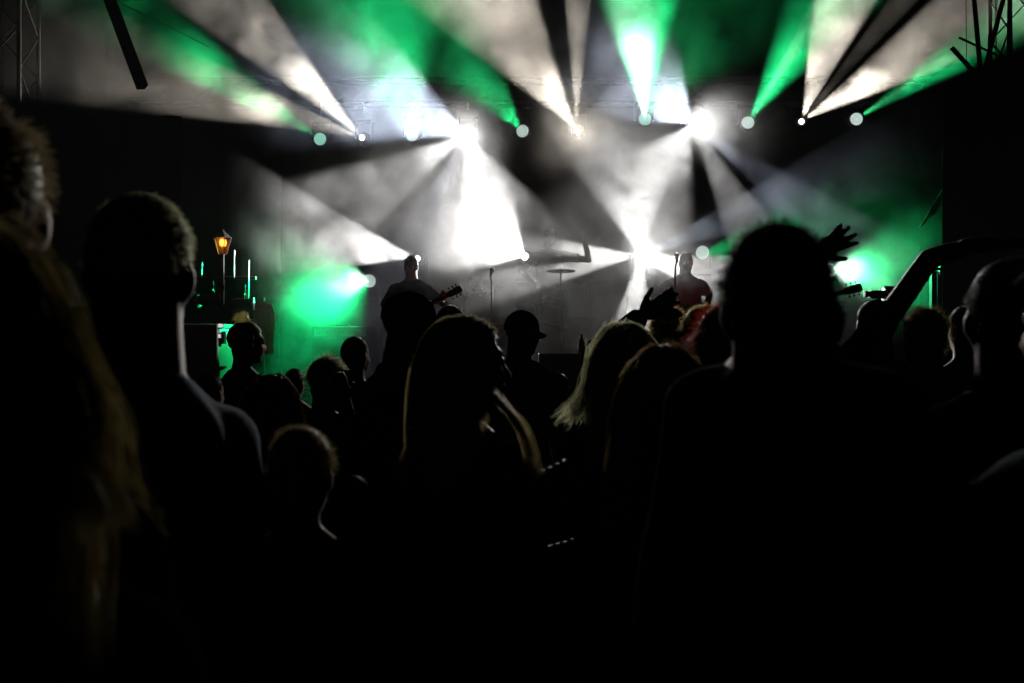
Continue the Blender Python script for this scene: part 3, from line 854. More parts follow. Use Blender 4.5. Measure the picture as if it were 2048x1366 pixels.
# (picture angle, seen half opening, angle to the audience axis, watts, colour, edge softness); half opening over 1000 = true half angle
moving_head(724, 275, [(134, 12, 48, 3000, WARM, .3), (163, 11.5, 48, 1900, WARM, .3)], 'spotlight throwing two warm beams to the upper left, leftmost of the upper row')
moving_head(935, 270, [(156, 32, 24, 3200, COOL, .45), (209, 17, 34, 1700, WHITE, .4), (245, 14, 34, 450, VIOLET, .4), (290, 31, 19, 1700, WHITE, .3), (180, 1010, 1, 1050, WHITE, .6)], 'star bright spotlight of the upper row above the big white beam', .05)
moving_head(1153, 260, [(126, 20, 42, 2800, WARM, .4), (90, 6.5, 55, 2600, WARM, .2), (270, 1010, 1, 500, WARM, .6)], 'spotlight of the upper row sending a thin beam straight up')
moving_head(1385, 248, [(140, 42, 13, 3200, COOL, .3), (238, 38, 22, 1000, WHITE, .4), (300, 12, 24, 1000, WHITE, .2), (325, 9, 34, 900, COOL, .3), (0, 1008, 5, 1500, WHITE, .6)], 'glaring spotlight of the upper row in the brightest white flare', .05)
moving_head(1603, 243, [(75, 15, 48, 4000, WARM, .3), (33, 13, 48, 2700, WARM, .3), (53, 5, 48, 500, WARM, .3)], 'spotlight throwing warm beams to the upper right, rightmost of the upper row')
moving_head(835, 517, [(168, 20, 30, 2800, WHITE, .2)], 'low spotlight behind the left guitarist', .040, False)
moving_head(1050, 513, [(148, 52, 17, 4200, WHITE, .35)], 'low spotlight left of the drummer', .055, False)
moving_head(1280, 510, [(98, 33, 24, 1500, WHITE, .3), (184, 17, 26, 2300, WHITE, .3), (266, 19, 26, 1900, WHITE, .3), (342, 20, 26, 1700, WHITE, .3), (22, 10, 36, 900, COOL, .3), (0, 1009, 4, 1600, WHITE, .6)], 'brightest low spotlight shining straight at the crowd', .085, False, .1)
wash(640, 278, [(146, 12, 46, 1300, GREEN, .6)], 'dotted green white wash light at the left end of the upper row', M_led)
wash(824, 270, [(105, 38, 40, 1300, GREEN, 1.0)], 'dotted wash light half lost in the pale blue beam, second of the upper row', M_led2)
wash(1045, 262, [(130, 26, 42, 750, GREEN, 1.0)], 'dotted white wash light in clear dark air near the middle of the upper row', M_led2)
wash(1290, 238, [(94, 22, 26, 8000, GREEN, .9), (97, 18, 18, 9000, MINT, .9), (62, 40, 36, 200, GREEN, 1.0)], 'wash light at the foot of the broad bright green beam', M_led)
wash(1496, 245, [(60, 19, 44, 2900, GREEN, 1.0), (60, 6, 44, 1500, MINT, .8)], 'dotted wash light sending a green beam up between two spotlights at right', M_led2)
wash(1713, 238, [(35, 11, 48, 3400, GREEN, 1.0), (36, 4, 48, 1800, MINT, .8)], 'dotted wash light at the right end of the upper row with a slanting green beam', M_led2)
wash(1405, 505, [(5, 35, 30, 300, GREEN, .8)], 'low dotted white wash light just right of the singer', M_led2, .095, False)
wash(1660, 540, [(0, 50, 20, 1150, GREEN, 1.0), (0, 60, 9, 1500, MINT, .9)], 'low wash light glowing white green behind the raised hand', M_led2, .095, False)
wash(738, 562, [(198, 80, 26, 1600, GREEN, 1.0), (180, 60, 9, 1500, MINT, .9)], 'low wash light glowing white green in the smoke at left', M_led2, .095, False)
# ------------------------------------------------------------------ the band
BAND = 'musicians on the stage'
def guitar(name, origin, neck_dir, face_dir, label, body_mat, six=True, scale=1.0):
    """electric guitar: origin = body centre, neck_dir, face_dir in world"""
    u = Vector(neck_dir).normalized(); n = Vector(face_dir); n = (n - u * n.dot(u)).normalized(); v = n.cross(u)
    Rm = Matrix((u, v, n)).transposed().to_4x4()
    r = empty(name, origin); r.rotation_euler = Rm.to_euler(); tag(r, label, 'guitar', 'guitars played on stage')
    S = scale
    out = [(.0, .165), (.09, .155), (.14, .115), (.17, .13), (.23, .15), (.20, .10), (.16, .03), (.16, -.03), (.21, -.09), (.22, -.13), (.16, -.12), (.12, -.10), (.05, -.145), (-.05, -.175), (-.14, -.16), (-.20, -.10), (-.215, 0), (-.20, .10), (-.13, .155)]
    m = MB(); m.prism([(x * S, y * S) for x, y in out], -.022, .022); m.build('body', body_mat, r)
    m = MB(); m.box((.13 * S, -.026 * S, .012), (.66 * S, .026 * S, .032), bev=.004); m.build('neck', M_darkwood, r)
    hs = [(.66, -.024), (.70, -.040), (.84, -.046), (.865, -.030), (.86, .030), (.84, .046), (.70, .040), (.66, .024)]
    m = MB(); m.prism([(x * S, y * S) for x, y in hs], .004, .020); ho = m.build('headstock', M_darkwood, r)
    for k in range(6):
        side = 1 if k % 2 else -1; x = (.715 + .05 * (k // 2)) * S
        m = MB(); m.cap((x, side * .046 * S, .012), (x, side * .062 * S, .012), .004, .004, 6); m.ell((x, side * .070 * S, .012), (.011, .009, .006), None, 6, 8); m.build('tuner', M_chrome, ho)
        m = MB(); m.lathe([(.006, .0205), (.006, .028)], Matrix.Translation((x, side * .026 * S, 0)), 8); m.build('string_post', M_chrome, ho)
    for k in range(3): m = MB(); m.box(((-.06 + .07 * k) * S, -.035 * S, .0225), ((-.04 + .07 * k) * S, .035 * S, .030)); m.build('pickup', M_blackplastic, r)
    m = MB(); m.box((-.13 * S, -.04 * S, .0225), (-.11 * S, .04 * S, .034)); m.build('bridge', M_chrome, r)
    for k in range(2): m = MB(); m.lathe([(.012, .0225), (.010, .036)], Matrix.Translation(((-.12 + .05 * k) * S, -.11 * S, 0)), 10); m.build('knob', M_blackplastic, r)
    return r

# left guitarist
g1 = person('guitarist in a dark shirt facing the crowd behind the cap wearer', 822, 508, 10.25, 180, 0, -10, 0, 'short', (.03, .02, .015), shirt=(.007, .007, .008), sleeve='long', base=STAGE_Z, q=0, seed=11, group=BAND, cat='person',
    arms={'L': dict(e=at(888, 610, 10.15), w=at(880, 600, 9.9), u=(.3, -.6, .5), n=(0, 1, 0), side=1, curl=.6, spread=.05), 'R': dict(e=at(768, 608, 10.2), w=at(790, 634, 9.95), u=(1, -.2, -.25), n=(0, 1, 0), side=-1, curl=.5, spread=.08)})
guitar('electric_guitar', at(800, 640, 9.95), at(907, 585, 9.85) - at(800, 640, 9.95), (0, -1, .1), 'dark electric guitar with upswept headstock held by the left guitarist', M_darkwood, scale=.86)
# singer
s1 = person('bald singer in a white t-shirt at the microphone stand', 1372, 503, 11.2, 180, 8, -4, 0, 'bald', shirt=(.42, .41, .40), sleeve='short', base=STAGE_Z, q=0, seed=12, group=BAND,
    arms={'L': dict(e=at(1420, 590, 11.3), w=at(1405, 640, 11.0), u=(-.6, -.3, -.4), n=(0, 1, 0), side=1, curl=.5), 'R': dict(e=at(1322, 585, 11.2), w=at(1330, 640, 11.0), u=(.6, -.3, -.3), n=(0, 1, 0), side=-1, curl=.5)})
guitar('electric_guitar', at(1375, 650, 10.95), (1, .0, .22), (0, -1, .1), 'electric guitar slung in front of the bald singer', M_wood, scale=.9)
# right guitarist (hidden behind the big man, headstock shows)
g2 = person('guitarist on the right, mostly hidden behind the big short haired man', 1560, 520, 10.0, 180, -5, 0, 0, 'short', shirt=(.03, .03, .03), sleeve='short', base=STAGE_Z, q=0, seed=13, group=BAND,
    arms={'L': dict(e=at(1618, 610, 9.95), w=at(1640, 598, 9.8), u=(.4, -.5, .3), n=(0, 1, 0), side=1, curl=.6), 'R': dict(e=at(1505, 610, 10.0), w=at(1530, 640, 9.8), u=(1, -.2, -.2), n=(0, 1, 0), side=-1, curl=.5)})
guitar('electric_guitar', at(1560, 618, 9.8), at(1702, 580, 9.65) - at(1560, 618, 9.8), (0, -1, .1), 'reddish headstock and neck of the guitar reaching past the big man', M_wood, scale=.96)
# drummer
dm = person('drummer with one arm raised behind the drum kit', 1100, 452, 12.5, 180, 12, -6, 0, 'short', shirt=(.05, .05, .055), sleeve='short', H=1.74, seat=True, q=0, seed=14, group=BAND,
    arms={'L': dict(e=at(1178, 520, 12.3), w=at(1168, 478, 12.2), u=(-.1, -.3, 1), n=(0, 1, 0), side=1, curl=.7, spread=.03), 'R': dict(e=at(1045, 545, 12.3), w=at(1062, 560, 12.0), u=(.3, -1, -.1), n=(0, 0, -1), side=-1, curl=.7, spread=.03)})
# keyboard player crouched at left of the drums
kb = person('keyboard player bending forward between guitarist and drums', 950, 552, 11.7, 160, 0, -28, 0, 'short', shirt=(.30, .05, .04), sleeve='short', H=1.62, base=STAGE_Z - .28, q=0, seed=15, group=BAND,
    arms={'L': dict(e=at(985, 618, 11.5), w=at(970, 636, 11.2), u=(-.2, -1, -.1), n=(0, 0, -1), side=1, curl=.35), 'R': dict(e=at(915, 618, 11.5), w=at(930, 636, 11.2), u=(.2, -1, -.1), n=(0, 0, -1), side=-1, curl=.35)})
kb.location.z = STAGE_Z - .0 - .0
kb.location.z = STAGE_Z
# drum kit
dk = empty('drum_kit', (at(1075, 0, 11.85).x, 11.85, STAGE_Z + .40)); tag(dk, 'drum kit with cymbals on the riser in the smoke', 'drum kit')
M_drum = node_mat('drum_shell', (.12, .02, .02), .3, .5, 0, 15, .2)
M_head = node_mat('drum_head', (.05, .05, .05), .6, .3)
def drum(c, r, h, M):
    Mx = Matrix.Translation(c) @ M
    o = MB().lathe([(r, -h / 2), (r, h / 2)], Mx, 24).build('drum', M_drum, dk)
    MB().lathe([(r * .97, h / 2 + .001), (r * .95, h / 2 + .006)], Mx, 24).build('drum_head', M_head, o)
    for s_ in (-1, 1):
        MB().tube([Mx @ Vector((r * 1.02 * cos(a), r * 1.02 * sin(a), s_ * h / 2)) for a in np.linspace(0, 2 * pi, 25)], .010, 6).build('hoop', M_chrome, o)
drum(Vector((0, -.25, .30)), .28, .40, Matrix.Rotation(pi / 2, 4, 'X'))
drum(Vector((-.16, -.05, .70)), .13, .20, Matrix.Rotation(.3, 4, 'X')); drum(Vector((.18, -.05, .70)), .15, .22, Matrix.Rotation(.3, 4, 'X'))
drum(Vector((.55, .2, .45)), .20, .38, Matrix.Identity(4)); drum(Vector((-.45, .25, .60)), .17, .14, Matrix.Identity(4))
for x, y, z, r in ((-.62, .0, 1.02, .20), (.66, -.02, 1.10, .22), (-.75, .35, .82, .17), (.28, -.2, 1.22, .18)):
    MB().tube([(x, y, 0), (x, y, z)], .011, 6).build('cymbal_stand', M_chrome, dk)
    MB().lathe([(.02, .022), (.035, .012), (r, -.004), (r, -.006), (.01, .005)], Matrix.Translation((x, y, z)) @ Matrix.Rotation(.22, 4, 'X'), 28).build('cymbal', M_brass, dk)
sk = MB(); sk.tube([at(1166, 470, 12.15), at(1135, 440, 12.0)], .008, 6); tag(sk.build('drumstick', M_wood), 'drumstick held up in the drummer hand', 'drumstick')
th = empty('drum_stool', (at(1100, 0, 12.6).x, 12.55, STAGE_Z + .40)); tag(th, 'round drum stool under the drummer', 'stool')
MB().lathe([(.16, .40), (.17, .43), (.15, .48)], None, 20).build('seat', M_blackplastic, th); MB().tube([(0, 0, 0), (0, 0, .40)], .025, 8).build('post', M_chrome, th)
# keyboard on stand
ky = empty('stage_keyboard', (at(950, 0, 11.1).x, 11.1, STAGE_Z)); tag(ky, 'stage keyboard on a folding stand left of the drums', 'keyboard')
MB().box((-.5, -.15, .86), (.5, .15, .95), bev=.01).build('case', M_blackplastic, ky)
MB().box((-.47, .0, .9505), (.47, .14, .962)).build('keys', M_white, ky)
for e in (-1, 1): MB().tube([(e * .35, -.2, .0), (-e * .35, .1, .85)], .014, 6).build('leg', M_blackmetal, ky)
# microphone stands
def micstand(px, py, d, label, lean=.05):
    p = at(px, py, d); r = empty('microphone_stand', (p.x, p.y, STAGE_Z)); tag(r, label, 'microphone stand', 'microphone stands')
    h = p.z - STAGE_Z
    MB().lathe([(.13, 0), (.13, .015), (.02, .03)], None, 20).build('base', M_blackmetal, r)
    MB().tube([(0, 0, .02), (lean * .5, 0, h - .10), (lean, -.02, h - .04)], .010, 8).build('pole', M_blackmetal, r)
    m = MB(); m.tube([(lean, -.02, h - .05), (lean + .01, .05, h + .02)], .014, 8, .02); mo = m.build('microphone', M_blackmetal, r)
    m = MB(); m.ell((lean + .012, .065, h + .032), (.026, .026, .028), None, 8, 12); m.build('grille', M_chrome, mo)
micstand(1348, 515, 10.6, 'microphone stand in front of the bald singer', .03)
micstand(985, 545, 10.3, 'microphone stand in front of the keyboard player', -.02)

# guitar amplifiers and floor monitors
def amp(px, d, w, h, dep, label, mat=M_blackplastic):
    p = at(px, 0, d); r = empty('guitar_amplifier', (p.x, d, STAGE_Z)); tag(r, label, 'amplifier', 'amplifiers and monitors on stage')
    MB().box((-w / 2, 0, 0.02), (w / 2, dep, h), bev=.012).build('cabinet', mat, r)
    MB().box((-w / 2 + .03, -.012, .05), (w / 2 - .03, -.002, h - .15), bev=.004).build('grille', M_speaker, r)
    MB().box((-w / 2 + .03, -.010, h - .13), (w / 2 - .03, -.002, h - .03)).build('control_panel', M_alu, r)
    for k in range(6): MB().lathe([(.010, 0), (.008, .015)], Matrix.Translation((-w / 2 + .1 + k * (w - .2) / 5, -.011, h - .08)) @ Matrix.Rotation(pi / 2, 4, 'X'), 8).build('knob', M_blackplastic, r)
    MB().tube([(-.1, dep / 2, h), (-.09, dep / 2, h + .03), (.09, dep / 2, h + .03), (.1, dep / 2, h)], .01, 6).build('handle', M_blackplastic, r)
amp(680, 12.6, .75, .95, .35, 'black guitar amplifier behind the left guitarist')
amp(1470, 12.7, .75, 1.0, .35, 'black guitar amplifier behind the singer')
def monitor(px, d, label):
    p = at(px, 0, d); r = empty('floor_monitor', (p.x, d, STAGE_Z)); tag(r, label, 'loudspeaker', 'amplifiers and monitors on stage')
    prof = [(0, 0), (.42, 0), (.42, .12), (.14, .36), (0, .30)]
    m = MB(); m.prism(prof, -.28, .28, Matrix(((0, 0, 1, 0), (1, 0, 0, 0), (0, 1, 0, 0), (0, 0, 0, 1)))); m.build('cabinet', M_blackplastic, r, False)
    m = MB(); m.box((-.25, 0, -.006), (.25, .30, .004), Matrix.Translation((0, .425, .13)) @ Matrix.Rotation(-pi / 2 - .86 + pi, 4, 'X')); m.build('grille', M_speaker, r)
monitor(820, 9.12, 'wedge floor monitor at the stage edge before the left guitarist')
monitor(1390, 9.12, 'wedge floor monitor at the stage edge before the singer')
# case with bottle, its edge glinting red
cs = empty('equipment_case', (at(1125, 0, 9.3).x, 9.3, STAGE_Z)); tag(cs, 'low black equipment case at the stage front with a red glinting edge', 'case')
ztop = at(0, 708, 9.3).z - STAGE_Z; wx = (1172 - 1078) / F * 9.3 / 2
MB().box((-wx, 0, .0), (wx, .4, ztop), bev=.006).build('body', M_blackplastic, cs)
MB().box((-wx, -.008, ztop - .008), (wx, .0, ztop + .006)).build('edge_rail', M_alu, cs)
bt = empty('water_bottle', at(1163, 708, 9.45)); bt.location.z = STAGE_Z + ztop + .002; tag(bt, 'small water bottle standing on the case at the stage front', 'bottle')
M_bottle = node_mat('bottle_plastic', (.7, .35, .33), .15, .5)
MB().lathe([(.03, 0), (.034, .01), (.034, .12), (.014, .155), (.013, .17)], None, 16).build('body', M_bottle, bt); MB().lathe([(.016, .171), (.016, .19)], None, 12).build('lid', M_red, bt)
MB().lathe([(.0345, .04), (.0345, .09)], None, 16).build('paper_band', M_white, bt)
# red LED strip at the stage front, shining up at the band
M_rl = emit_mat('red_led', (1, .06, .08), 2.2); M_rl.cycles.emission_sampling = 'NONE'
rs = empty('red_led_batten', (.3, 9.28, STAGE_Z)); tag(rs, 'long red LED batten on the stage floor facing the band', 'stage light')
MB().box((-2.6, -.04, .0), (2.6, .04, .07), bev=.01).build('housing', M_blackmetal, rs)
for k in range(18): MB().lathe([(.022, 0), (.02, .006)], Matrix.Translation((-2.5 + k * 5 / 17, .042, .045)) @ Matrix.Rotation(-pi / 2 + .5, 4, 'X'), 10).build('led_lens', M_rl, rs)
al = bpy.data.lights.new('red_glow', 'AREA'); al.shape = 'RECTANGLE'; al.size = 5.0; al.size_y = .05; al.energy = 2.5; al.color = (1, .08, .10); al.spread = R(110)
ao = bpy.data.objects.new('red_glow', al); col.objects.link(ao); ao.parent = rs; ao.location = (0, .06, .08)
ao.rotation_euler = Vector((0, .75, .65)).to_track_quat('-Z', 'Y').to_euler()
# video camera at the right of the stage
vc = empty('video_camera', at(1758, 588, 9.7)); tag(vc, 'video camera with a round hood on a tripod at the right stage edge', 'camera')
MB().box((-.10, -.05, -.045), (.06, .05, .035), bev=.008).build('body', M_blackplastic, vc)
MB().lathe([(.03, .10), (.034, .15), (.026, .152)], Matrix.Rotation(-pi / 2, 4, 'Y'), 16).build('lens', M_blackmetal, vc)
MB().box((-.095, -.052, .0), (-.07, -.0505, .03)).build('label_plate', M_white, vc)
MB().lathe([(.07, .0), (.085, .02), (.085, .16), (.06, .17)], Matrix.Translation((.05, .02, .0)) @ Matrix.Rotation(pi / 2, 4, 'Y'), 20).build('hood', M_blackplastic, vc)
for k in range(3):
    a = 2 * pi * k / 3 + .5; MB().tube([(0, 0, -.05), (.4 * cos(a), .4 * sin(a), STAGE_Z - vc.location.z)], .014, 6).build('tripod_leg', M_blackmetal, vc)

# ------------------------------------------------------------------ the crowd
BLOND = (.76, .67, .44); DBLOND = (.52, .43, .23); BROWN = (.22, .16, .09); DARK = (.025, .018, .014); RED = (.34, .08, .045); GREYH = (.30, .28, .24)
# nearest, left edge
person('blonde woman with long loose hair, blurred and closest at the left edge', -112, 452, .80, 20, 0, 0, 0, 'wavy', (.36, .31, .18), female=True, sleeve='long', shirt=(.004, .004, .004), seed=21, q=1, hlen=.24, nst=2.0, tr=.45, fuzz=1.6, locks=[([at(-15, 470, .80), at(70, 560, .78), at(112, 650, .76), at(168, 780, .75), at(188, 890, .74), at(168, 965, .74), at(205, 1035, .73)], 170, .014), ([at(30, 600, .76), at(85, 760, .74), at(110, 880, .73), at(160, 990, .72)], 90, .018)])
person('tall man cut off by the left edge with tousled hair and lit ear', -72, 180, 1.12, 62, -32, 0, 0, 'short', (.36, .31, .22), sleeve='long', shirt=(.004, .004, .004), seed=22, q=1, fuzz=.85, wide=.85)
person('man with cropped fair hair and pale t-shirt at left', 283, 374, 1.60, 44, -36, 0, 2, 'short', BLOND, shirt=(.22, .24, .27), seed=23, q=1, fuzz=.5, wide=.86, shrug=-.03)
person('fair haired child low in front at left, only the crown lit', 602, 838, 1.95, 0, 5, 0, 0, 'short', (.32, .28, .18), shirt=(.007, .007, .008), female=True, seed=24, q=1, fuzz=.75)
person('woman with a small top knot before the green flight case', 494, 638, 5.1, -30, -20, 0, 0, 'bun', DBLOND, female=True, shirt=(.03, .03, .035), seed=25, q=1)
person('bald headed man with a lit ear, in the gap left of the first cap', 712, 671, 5.3, -15, -12, 0, 0, 'buzz', (.12, .09, .06), shirt=(.03, .03, .03), seed=26, q=1)
hand_e = at(712, 905, 3.75); hand_w = at(692, 800, 3.85)
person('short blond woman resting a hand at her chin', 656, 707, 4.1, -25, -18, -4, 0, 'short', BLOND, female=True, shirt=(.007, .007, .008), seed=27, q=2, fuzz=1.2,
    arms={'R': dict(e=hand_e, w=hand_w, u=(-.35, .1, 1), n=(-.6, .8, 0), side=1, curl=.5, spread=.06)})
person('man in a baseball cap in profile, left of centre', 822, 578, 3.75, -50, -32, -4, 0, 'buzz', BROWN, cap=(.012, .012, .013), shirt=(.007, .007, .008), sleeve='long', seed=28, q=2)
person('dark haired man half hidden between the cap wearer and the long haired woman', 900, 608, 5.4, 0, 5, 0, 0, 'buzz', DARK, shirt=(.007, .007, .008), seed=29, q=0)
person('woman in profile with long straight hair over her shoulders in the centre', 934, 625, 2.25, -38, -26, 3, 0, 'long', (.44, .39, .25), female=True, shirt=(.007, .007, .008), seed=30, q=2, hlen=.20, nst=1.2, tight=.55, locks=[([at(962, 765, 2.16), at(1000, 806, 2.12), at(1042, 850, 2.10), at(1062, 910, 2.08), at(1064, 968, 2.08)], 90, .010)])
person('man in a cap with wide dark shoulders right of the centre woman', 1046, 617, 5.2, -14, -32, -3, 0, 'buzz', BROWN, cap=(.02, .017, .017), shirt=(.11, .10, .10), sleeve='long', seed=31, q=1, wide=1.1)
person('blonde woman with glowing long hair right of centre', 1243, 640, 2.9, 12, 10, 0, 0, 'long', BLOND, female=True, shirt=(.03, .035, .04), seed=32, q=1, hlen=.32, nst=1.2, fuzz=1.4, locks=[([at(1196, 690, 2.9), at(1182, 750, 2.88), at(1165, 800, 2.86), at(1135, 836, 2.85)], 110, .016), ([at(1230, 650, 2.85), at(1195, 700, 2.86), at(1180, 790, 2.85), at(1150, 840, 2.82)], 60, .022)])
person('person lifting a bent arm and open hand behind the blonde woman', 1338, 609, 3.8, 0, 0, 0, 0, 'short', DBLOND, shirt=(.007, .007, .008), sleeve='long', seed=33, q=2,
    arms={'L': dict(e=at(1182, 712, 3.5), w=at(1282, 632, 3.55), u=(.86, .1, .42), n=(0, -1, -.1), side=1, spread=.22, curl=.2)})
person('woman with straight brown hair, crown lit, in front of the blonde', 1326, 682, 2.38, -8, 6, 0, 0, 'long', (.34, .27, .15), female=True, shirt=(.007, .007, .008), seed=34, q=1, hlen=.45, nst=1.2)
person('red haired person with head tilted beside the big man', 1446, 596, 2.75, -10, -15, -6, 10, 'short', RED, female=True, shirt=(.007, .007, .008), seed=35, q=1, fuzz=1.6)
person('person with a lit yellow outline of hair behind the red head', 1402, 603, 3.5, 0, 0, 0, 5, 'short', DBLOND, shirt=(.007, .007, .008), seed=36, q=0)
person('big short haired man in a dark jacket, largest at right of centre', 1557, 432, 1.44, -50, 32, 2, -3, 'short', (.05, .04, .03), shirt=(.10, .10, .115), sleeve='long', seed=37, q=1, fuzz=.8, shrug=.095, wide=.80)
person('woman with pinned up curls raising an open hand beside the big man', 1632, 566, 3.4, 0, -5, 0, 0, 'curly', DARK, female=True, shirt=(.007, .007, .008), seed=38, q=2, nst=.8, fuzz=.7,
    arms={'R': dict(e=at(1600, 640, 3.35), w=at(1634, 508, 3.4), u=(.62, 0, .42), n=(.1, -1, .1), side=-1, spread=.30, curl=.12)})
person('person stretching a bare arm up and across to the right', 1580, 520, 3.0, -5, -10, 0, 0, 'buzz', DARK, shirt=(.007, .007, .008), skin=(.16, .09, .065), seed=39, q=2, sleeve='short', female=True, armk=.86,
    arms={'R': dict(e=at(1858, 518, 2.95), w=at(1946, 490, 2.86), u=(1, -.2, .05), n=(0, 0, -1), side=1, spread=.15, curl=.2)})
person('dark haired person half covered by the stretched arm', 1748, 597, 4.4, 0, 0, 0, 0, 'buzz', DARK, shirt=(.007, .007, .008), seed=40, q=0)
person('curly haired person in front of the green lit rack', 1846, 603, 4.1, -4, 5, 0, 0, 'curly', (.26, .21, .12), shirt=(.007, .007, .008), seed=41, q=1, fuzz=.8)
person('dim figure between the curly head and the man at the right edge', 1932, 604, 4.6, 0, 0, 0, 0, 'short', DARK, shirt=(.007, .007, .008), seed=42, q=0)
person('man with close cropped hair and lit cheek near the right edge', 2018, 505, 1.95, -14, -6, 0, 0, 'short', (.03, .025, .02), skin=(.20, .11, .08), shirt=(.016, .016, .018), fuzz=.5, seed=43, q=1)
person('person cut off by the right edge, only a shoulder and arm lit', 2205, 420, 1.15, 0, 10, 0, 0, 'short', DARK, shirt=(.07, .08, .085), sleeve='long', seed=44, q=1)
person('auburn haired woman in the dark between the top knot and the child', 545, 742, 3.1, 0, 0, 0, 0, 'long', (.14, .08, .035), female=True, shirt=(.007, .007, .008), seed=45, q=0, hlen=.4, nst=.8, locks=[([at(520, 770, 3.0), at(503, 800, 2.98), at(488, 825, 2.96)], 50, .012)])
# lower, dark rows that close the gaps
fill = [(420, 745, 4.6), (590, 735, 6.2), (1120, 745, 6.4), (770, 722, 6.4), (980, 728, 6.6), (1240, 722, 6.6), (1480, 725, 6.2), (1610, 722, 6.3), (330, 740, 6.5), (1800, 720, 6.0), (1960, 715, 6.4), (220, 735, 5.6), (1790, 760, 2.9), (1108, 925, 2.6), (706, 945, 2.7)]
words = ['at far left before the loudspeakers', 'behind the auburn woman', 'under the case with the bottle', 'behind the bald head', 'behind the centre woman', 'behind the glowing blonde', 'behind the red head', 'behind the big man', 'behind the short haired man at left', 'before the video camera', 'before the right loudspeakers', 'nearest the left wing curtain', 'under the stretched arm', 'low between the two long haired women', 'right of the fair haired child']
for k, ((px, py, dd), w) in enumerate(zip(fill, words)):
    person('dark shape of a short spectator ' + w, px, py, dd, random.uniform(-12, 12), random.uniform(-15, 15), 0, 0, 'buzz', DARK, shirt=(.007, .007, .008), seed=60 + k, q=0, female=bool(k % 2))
# studded bag straps: rows of small metal studs that glint low in the middle
M_stud = node_mat('metal_stud', (.8, .78, .72), .42, .5, 1.0)
M_leather = node_mat('black_leather', (.005, .005, .005), .95, .0, 0, 60, .2, .2)
def stud_strap(px0, py0, px1, py1, d, n, label, sz=.006):
    a = at(px0, py0, d); b = at(px1, py1, d); r = empty('studded_strap', a); tag(r, label, 'strap', 'studded straps low in the crowd')
    m = MB(); m.tube([Vector((0, .02, 0)), (b - a) + Vector((0, .02, 0))], .016, 6); m.build('band', M_leather, r)
    for k in range(n):
        p = (b - a) * (k + .5) / n; q_ = MB(); q_.ell(p + Vector((0, .006, .012)), (sz, sz * .8, sz * .55), Matrix.Rotation(-.3, 3, 'Y'), 6, 10); q_.build('stud', M_stud, r)
stud_strap(1066, 964, 1136, 930, 2.1, 5, 'short strap with bright metal studs beside the centre woman')
stud_strap(1078, 1112, 1152, 1090, 2.1, 5, 'lower strap with a row of five bright studs', .0056)
stud_strap(1136, 1256, 1182, 1250, 2.0, 4, 'lowest strap with small yellowish studs near the bottom', .0042)
# ------------------------------------------------------------------ smoke on the stage and thin haze in the air
def vol_mat(name, dens, g, color=(.95, .95, .95), het=None):
    m = bpy.data.materials.new(name); m.use_nodes = True; nt = m.node_tree; nt.nodes.clear()
    v = nt.nodes.new('ShaderNodeVolumePrincipled'); o = nt.nodes.new('ShaderNodeOutputMaterial')
    v.inputs['Color'].default_value = (*color, 1); v.inputs['Density'].default_value = dens; v.inputs['Anisotropy'].default_value = g
    nt.links.new(v.outputs[0], o.inputs['Volume'])
    if het:
        lo, hi, base, y0, y1, y2, y3, sc = het
        N = nt.nodes.new
        tc = N('ShaderNodeTexCoord'); n = N('ShaderNodeTexNoise')
        n.inputs['Scale'].default_value = sc; n.inputs['Detail'].default_value = 5; n.inputs['Roughness'].default_value = .58; n.inputs['Distortion'].default_value = .6
        nt.links.new(tc.outputs['Object'], n.inputs['Vector'])
        mr = N('ShaderNodeMapRange'); mr.interpolation_type = 'SMOOTHSTEP'
        mr.inputs['From Min'].default_value = lo; mr.inputs['From Max'].default_value = hi; mr.inputs['To Min'].default_value = base; mr.inputs['To Max'].default_value = dens
        nt.links.new(n.outputs['Fac'], mr.inputs['Value'])
        sp = N('ShaderNodeSeparateXYZ'); nt.links.new(tc.outputs['Object'], sp.inputs[0])
        f1 = N('ShaderNodeMapRange'); f1.interpolation_type = 'SMOOTHSTEP'; f1.inputs['From Min'].default_value = y0; f1.inputs['From Max'].default_value = y1
        f2 = N('ShaderNodeMapRange'); f2.interpolation_type = 'SMOOTHSTEP'; f2.inputs['From Min'].default_value = y3; f2.inputs['From Max'].default_value = y2
        nt.links.new(sp.outputs['Y'], f1.inputs['Value']); nt.links.new(sp.outputs['Y'], f2.inputs['Value'])
        a = N('ShaderNodeMath'); a.operation = 'MULTIPLY'; b = N('ShaderNodeMath'); b.operation = 'MULTIPLY'
        nt.links.new(f1.outputs[0], a.inputs[0]); nt.links.new(f2.outputs[0], a.inputs[1])
        # thin out towards the left wing, except high up where the smoke drifts over the curtains
        fx = N('ShaderNodeMapRange'); fx.interpolation_type = 'SMOOTHSTEP'; fx.inputs['From Min'].default_value = -3.1; fx.inputs['From Max'].default_value = -2.45; nt.links.new(sp.outputs['X'], fx.inputs['Value'])
        fz = N('ShaderNodeMapRange'); fz.interpolation_type = 'SMOOTHSTEP'; fz.inputs['From Min'].default_value = 3.8; fz.inputs['From Max'].default_value = 4.6; nt.links.new(sp.outputs['Z'], fz.inputs['Value'])
        fm = N('ShaderNodeMath'); fm.operation = 'MAXIMUM'; nt.links.new(fx.outputs[0], fm.inputs[0]); nt.links.new(fz.outputs[0], fm.inputs[1])
        a2 = N('ShaderNodeMath'); a2.operation = 'MULTIPLY'; nt.links.new(a.outputs[0], a2.inputs[0]); nt.links.new(fm.outputs[0], a2.inputs[1])
        nt.links.new(a2.outputs[0], b.inputs[0]); nt.links.new(mr.outputs[0], b.inputs[1]); nt.links.new(b.outputs[0], v.inputs['Density'])
    return m
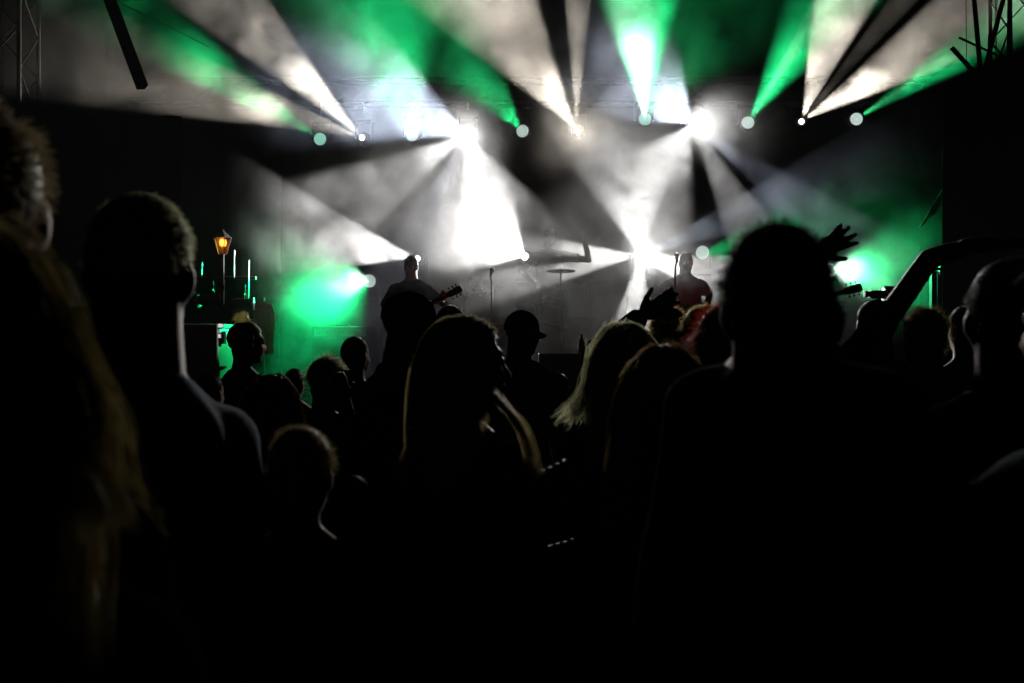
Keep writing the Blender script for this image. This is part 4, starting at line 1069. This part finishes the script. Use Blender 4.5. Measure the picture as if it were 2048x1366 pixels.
m = MB(); m.box((-7.4, 9.0, .87), (7.4, 13.85, 8.6)); so = m.build('stage_smoke', vol_mat('stage_smoke', .17, .3, het=(.42, .66, .016, 9.6, 11.2, 13.45, 13.75, 1.45)), smooth=False)
tag(so, 'drifting theatrical smoke filling the stage', 'smoke', kind='stuff')
m = MB(); m.box((-20, -1.5, -1.0), (20, 18, 9.5)); ho = m.build('haze', vol_mat('haze', .0002, .3), smooth=False)
tag(ho, 'thin haze in the night air', 'haze', kind='stuff')


def puff_mat(name, dens, sc, off):
    """billowing cloud: noise times a soft falloff towards the rim of the puff"""
    m = bpy.data.materials.new(name); m.use_nodes = True; nt = m.node_tree; nt.nodes.clear(); N = nt.nodes.new
    v = N('ShaderNodeVolumePrincipled'); o = N('ShaderNodeOutputMaterial'); v.inputs['Color'].default_value = (.95, .95, .95, 1); v.inputs['Anisotropy'].default_value = .25
    nt.links.new(v.outputs[0], o.inputs['Volume'])
    tc = N('ShaderNodeTexCoord'); mp = N('ShaderNodeMapping'); mp.inputs['Location'].default_value = (off, off * .7, off * 1.3); n = N('ShaderNodeTexNoise')
    n.inputs['Scale'].default_value = sc; n.inputs['Detail'].default_value = 4; n.inputs['Roughness'].default_value = .6; n.inputs['Distortion'].default_value = .4
    nt.links.new(tc.outputs['Object'], mp.inputs[0]); nt.links.new(mp.outputs[0], n.inputs['Vector'])
    ln = N('ShaderNodeVectorMath'); ln.operation = 'LENGTH'; nt.links.new(tc.outputs['Object'], ln.inputs[0])
    fo = N('ShaderNodeMapRange'); fo.inputs['From Min'].default_value = 1.0; fo.inputs['From Max'].default_value = .25; nt.links.new(ln.outputs['Value'], fo.inputs['Value'])
    ad = N('ShaderNodeMath'); ad.operation = 'ADD'; nt.links.new(n.outputs['Fac'], ad.inputs[0]); nt.links.new(fo.outputs[0], ad.inputs[1])
    mr = N('ShaderNodeMapRange'); mr.interpolation_type = 'SMOOTHSTEP'; mr.inputs['From Min'].default_value = .72; mr.inputs['From Max'].default_value = 1.25; mr.inputs['To Max'].default_value = dens
    nt.links.new(ad.outputs[0], mr.inputs['Value']); nt.links.new(mr.outputs[0], v.inputs['Density'])
    return m
PM = puff_mat('smoke_puff', .26, 2.4, 0.0); PM2 = puff_mat('thick_smoke_puff', .24, 2.0, 3.7)
puffs = [(345, 110, 12.3, (1.0, .8, .75), 'billow of smoke lit green at upper left'), (1940, 80, 12.7, (.40, .5, .60), 'billow of smoke lit green behind the crossed braces'),
         (640, 605, 12.3, (.80, .8, .46), 'billow of green smoke drifting low at left'), (725, 545, 13.0, (.45, .5, .40), 'white green smoke around the low left wash light'), (1720, 545, 12.6, (.75, .8, .50), 'billow of green smoke behind the raised hand'),
         (590, 140, 12.9, (.55, .5, .45), 'pale smoke curling in the upper left beam'), (510, 215, 12.6, (.50, .5, .30), 'pale smoke low in the upper left beam'), (1740, 175, 12.9, (.40, .45, .40), 'pale smoke curling in the upper right beam')]
for k, (px, py, dd, rr, lb) in enumerate(puffs):
    m = MB(); m.ell((0, 0, 0), (1, 1, 1), None, 10, 14); o = m.build('smoke_puff', puff_mat('dense_puff', .7, 1.6, 1.9) if k == 0 else PM2 if k in (0, 1, 2, 3, 4) else PM); o.location = at(px, py, dd); o.scale = rr; o.rotation_euler = (k * 1.1, k * .7, k * 2.1) if rr[0] == rr[2] else (0, 0, k * .1)
    tag(o, lb, 'smoke', 'billows of stage smoke', 'stuff')
bpy.data.scenes.remove(WORK)
